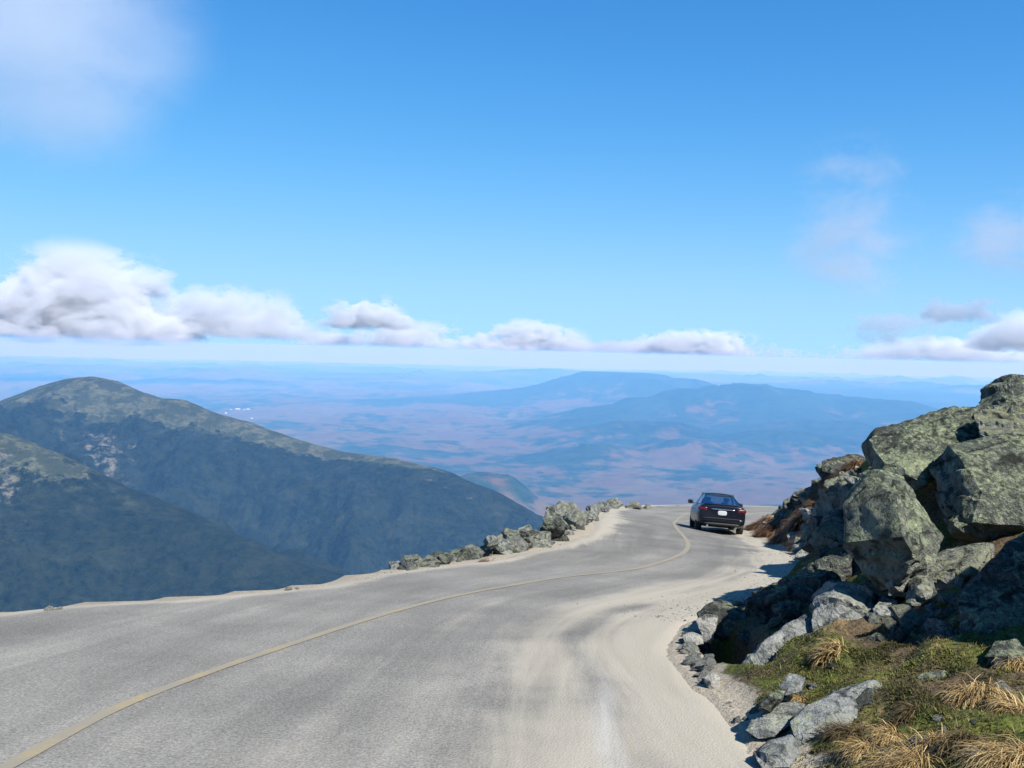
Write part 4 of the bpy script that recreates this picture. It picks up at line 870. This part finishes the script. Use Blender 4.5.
# ------------------------------------------------------------------ white buildings of a town far out in the valley
M_WHT = plain('white_wall', (0.62, 0.61, 0.58), 0.8); M_ROOF = plain('pale_roof', (0.40, 0.40, 0.40), 0.7)
def building(px, py, d, L, W, h, rot, label):
    q = P(px, py, d); z = float(valley_z(np.array([q[0]]), np.array([q[1]]))[0][0]); root = empty('building', (q[0], q[1], z - 4)); root.rotation_euler = (0, 0, rot)
    tag(root, label, 'building', 'white buildings of the far town')
    a, b = L / 2, W / 2; V = [(-a, -b, 0), (a, -b, 0), (a, b, 0), (-a, b, 0), (-a, -b, h), (a, -b, h), (a, b, h), (-a, b, h), (-a, 0, h + W * .3), (a, 0, h + W * .3)]
    link('wall', mesh_np('wall', V, [(0, 1, 5, 4), (2, 3, 7, 6), (1, 2, 6, 9, 5), (3, 0, 4, 8, 7)], False), M_WHT, root)
    e = 1.06; V = [(-a * e, -b * e, h - 1), (a * e, -b * e, h - 1), (a * e, 0, h + W * .3 + 1), (-a * e, 0, h + W * .3 + 1), (a * e, b * e, h - 1), (-a * e, b * e, h - 1)]
    o = link('roof', mesh_np('roof', V, [(0, 1, 2, 3), (3, 2, 4, 5)], False), M_ROOF, root); s = o.modifiers.new('t', 'SOLIDIFY'); s.thickness = 1.5
for a in [(226, 411, 18200, 60, 40, 22, .2, 'small white building alone nearest the mountain flank in the far town'), (238, 406, 19800, 150, 45, 18, .1, 'long low white hall in the far town'), (248, 405, 20100, 110, 50, 22, -.1, 'white hall beside the long low one in the far valley'),
          (244, 407, 19500, 70, 40, 18, .4, 'short white building in front of the two halls'), (252, 416, 17500, 60, 36, 18, 0, 'white building below the halls towards the dark woods'), (231, 408, 19200, 40, 30, 20, .7, 'little white house between the lone building and the long hall')]:
    building(a[0], a[1], a[2], a[3] * .6, a[4] * .6, a[5] * .6, a[6], a[7])

# ------------------------------------------------------------------ clouds: bodies of vapour far beyond the hazy air
def cloud(px, pt, pb, w, D, label, dens=0.004, amp=1.0, seed=0, detail=2.2, soft=0.22, thick=0.16, cover=0.0, flat=True, group='clouds along the horizon', col=(0.84, 0.87, 0.93)):
    """One cloud: a closed hull with vapour of uneven density inside. Its own units: x, y in -1..1, z from the base."""
    W, Hh = w / F * D / 2, (pb - pt) / F * D; c = P(px, pb, D)
    if flat: c[2] = max(c[2], 36.0)
    ry = max(W * thick, Hh * 0.75); bm = bmesh.new(); bmesh.ops.create_icosphere(bm, subdivisions=5, radius=1.0)
    V = np.array([v.co[:] for v in bm.verts]); lump = 1 + 0.16 * fbm(V * 3.0 + seed, 4, 5)
    if flat: V = V * lump[:, None]; V[:, 2] = np.where(V[:, 2] > 0, V[:, 2], V[:, 2] * 0.06)
    else: V = V * lump[:, None]
    V = V * np.array([W, ry, Hh if flat else Hh / 2])
    for v, q in zip(bm.verts, V): v.co = q
    me = bpy.data.meshes.new('cloud'); bm.to_mesh(me); bm.free(); o = link('cloud', me); o.location = c if flat else P(px, (pt + pb) / 2, D); o.rotation_euler = (0, 0, math.atan2(-c[0], c[1]))
    k = NT('vapour'); ob = k.obj(); u = 1.0 / (Hh if flat else Hh * 0.5)
    wv = k.map(ob, (u * 0.62, u * 0.62, u), (seed * 3.1, seed * 1.7, seed * 0.9)); n1 = k.noise(wv, detail * 0.5, 2, 0.5); n2 = k.noise(wv, detail * 1.7, 8, 0.66, 0.35)
    el = k.map(ob, (1 / W, 1 / ry, 1 / (Hh if flat else Hh / 2))); ln = k.n('VectorMath', operation='LENGTH'); k.set(ln.inputs[0], el); r = ln.outputs['Value']
    f = k.math('SUBTRACT', 0.50 + cover, k.math('POWER', r, 2.0)); f = k.math('ADD', f, k.math('MULTIPLY', k.math('SUBTRACT', n1, 0.5), 2.2 * amp)); f = k.math('ADD', f, k.math('MULTIPLY', k.math('SUBTRACT', n2, 0.5), 2.2 * amp))
    f = k.math('MULTIPLY', k.step(f, 0.0, soft), k.step(r, 1.0, 0.6))
    if flat:
        s = k.n('SeparateXYZ'); k.set(s.inputs[0], ob); f = k.math('MULTIPLY', f, k.step(k.math('ADD', k.math('MULTIPLY', s.outputs[2], 1 / Hh), k.math('MULTIPLY', k.math('SUBTRACT', n2, 0.5), 0.5)), -0.04, 0.12))
    v = k.n('VolumePrincipled'); k.set(v.inputs['Color'], col); v.inputs['Anisotropy'].default_value = 0.15; k.set(v.inputs['Density'], k.math('MULTIPLY', f, dens)); k.t.links.new(v.outputs[0], k.out.inputs['Volume']); me.materials.append(k.m)
    return tag(o, label, 'cloud', group)
cloud(75, 238, 344, 330, 30000, 'biggest bright white cumulus heap with a flat grey base over the mountain peak', 0.0034, 1.15, 1, cover=.2)
cloud(225, 276, 337, 230, 31500, 'grey-white cloud mass joined to the big cumulus heap, over the mountain flank', 0.0022, 1.3, 2, cover=.12)
cloud(366, 286, 328, 125, 36000, 'small bright tilted puff standing above the long cloud strip', 0.0036, 1.2, 3, cover=.1)
cloud(410, 318, 349, 330, 38000, 'long flat cloud strip below the bright tilted puff', 0.0026, 1.35, 5, cover=.1)
cloud(530, 314, 350, 150, 40000, 'low rounded cloud ending the long strip', 0.0032, 1.25, 6, cover=.15)
cloud(700, 330, 360, 200, 42000, 'small white cloud above the blue far ridges beyond the car', 0.0034, 1.35, 8, cover=.15)
cloud(640, 342, 358, 380, 44000, 'thin grey thread of cloud linking the low rounded cloud and the small white one', 0.0014, 1.35, 9, cover=.25, col=(.72, .76, .84))
cloud(830, 345, 363, 190, 43000, 'thin broken cloud streak between the small white cloud and the rocky bank', 0.0014, 1.4, 19, cover=.05, col=(.78, .81, .88))
cloud(950, 332, 362, 220, 38000, 'flat white cloud low in the sky above the rocky bank', 0.0030, 1.35, 11, cover=.2)
cloud(1035, 300, 350, 160, 34000, 'grey cloud cut by the picture edge above the rocky bank', 0.0022, 1.2, 12, cover=.15)
cloud(962, 292, 330, 130, 30000, 'ragged dark shred floating above the flat white cloud', 0.0018, 1.6, 13, soft=.5, flat=False, col=(.60, .65, .75))
cloud(893, 308, 350, 130, 30000, 'faint ragged shred next to the darker one above the bank', 0.0011, 1.6, 14, soft=.6, flat=False, col=(.65, .7, .8))
cloud(858, 120, 320, 190, 12000, 'faint greyish wisp hanging in the blue sky above the far bank', 0.00060, 2.1, 15, cover=-.15, soft=1.2, flat=False, group='high wisps', col=(.72, .71, .76), detail=1.8)  # vapour colour greyed to paint the wisp as shaded
cloud(1050, 150, 310, 220, 12000, 'thin grey wisp reaching in from the picture edge above the boulders', 0.00075, 2.0, 16, cover=.05, soft=1.2, flat=False, group='high wisps', col=(.72, .71, .76), detail=1.8)  # shade put into the vapour colour here as well
cloud(0, -170, 200, 460, 9000, 'broad soft grey-white cloud filling the top corner above the mountain', 0.00030, 2.3, 17, soft=1.6, flat=False, cover=0.35, detail=1.5, group='high wisps', col=(.92, .93, .94))

HAZE_COL = (0.15, 0.46, 0.97, 1); HAZE_DEN = 5.4e-5
# ------------------------------------------------------------------ the hazy air
def haze():
    bm = bmesh.new(); bmesh.ops.create_cube(bm, size=1.0); me = bpy.data.meshes.new('haze'); bm.to_mesh(me); bm.free()
    o = bpy.data.objects.new('haze', me); COL.objects.link(o); top, bot = 30.0, -4200.0
    o.scale = (310000, 310000, top - bot); o.location = (0, 0, (top + bot) / 2)
    m = bpy.data.materials.new('air'); m.use_nodes = True; t = m.node_tree; t.nodes.clear(); out = t.nodes.new('ShaderNodeOutputMaterial')
    v = t.nodes.new('ShaderNodeVolumePrincipled'); v.inputs['Color'].default_value = HAZE_COL; v.inputs['Density'].default_value = HAZE_DEN; v.inputs['Absorption Color'].default_value = (0.80, 0.52, 0.5, 1)
    t.links.new(v.outputs[0], out.inputs['Volume']); me.materials.append(m)
    tag(o, kind='stuff')
haze()
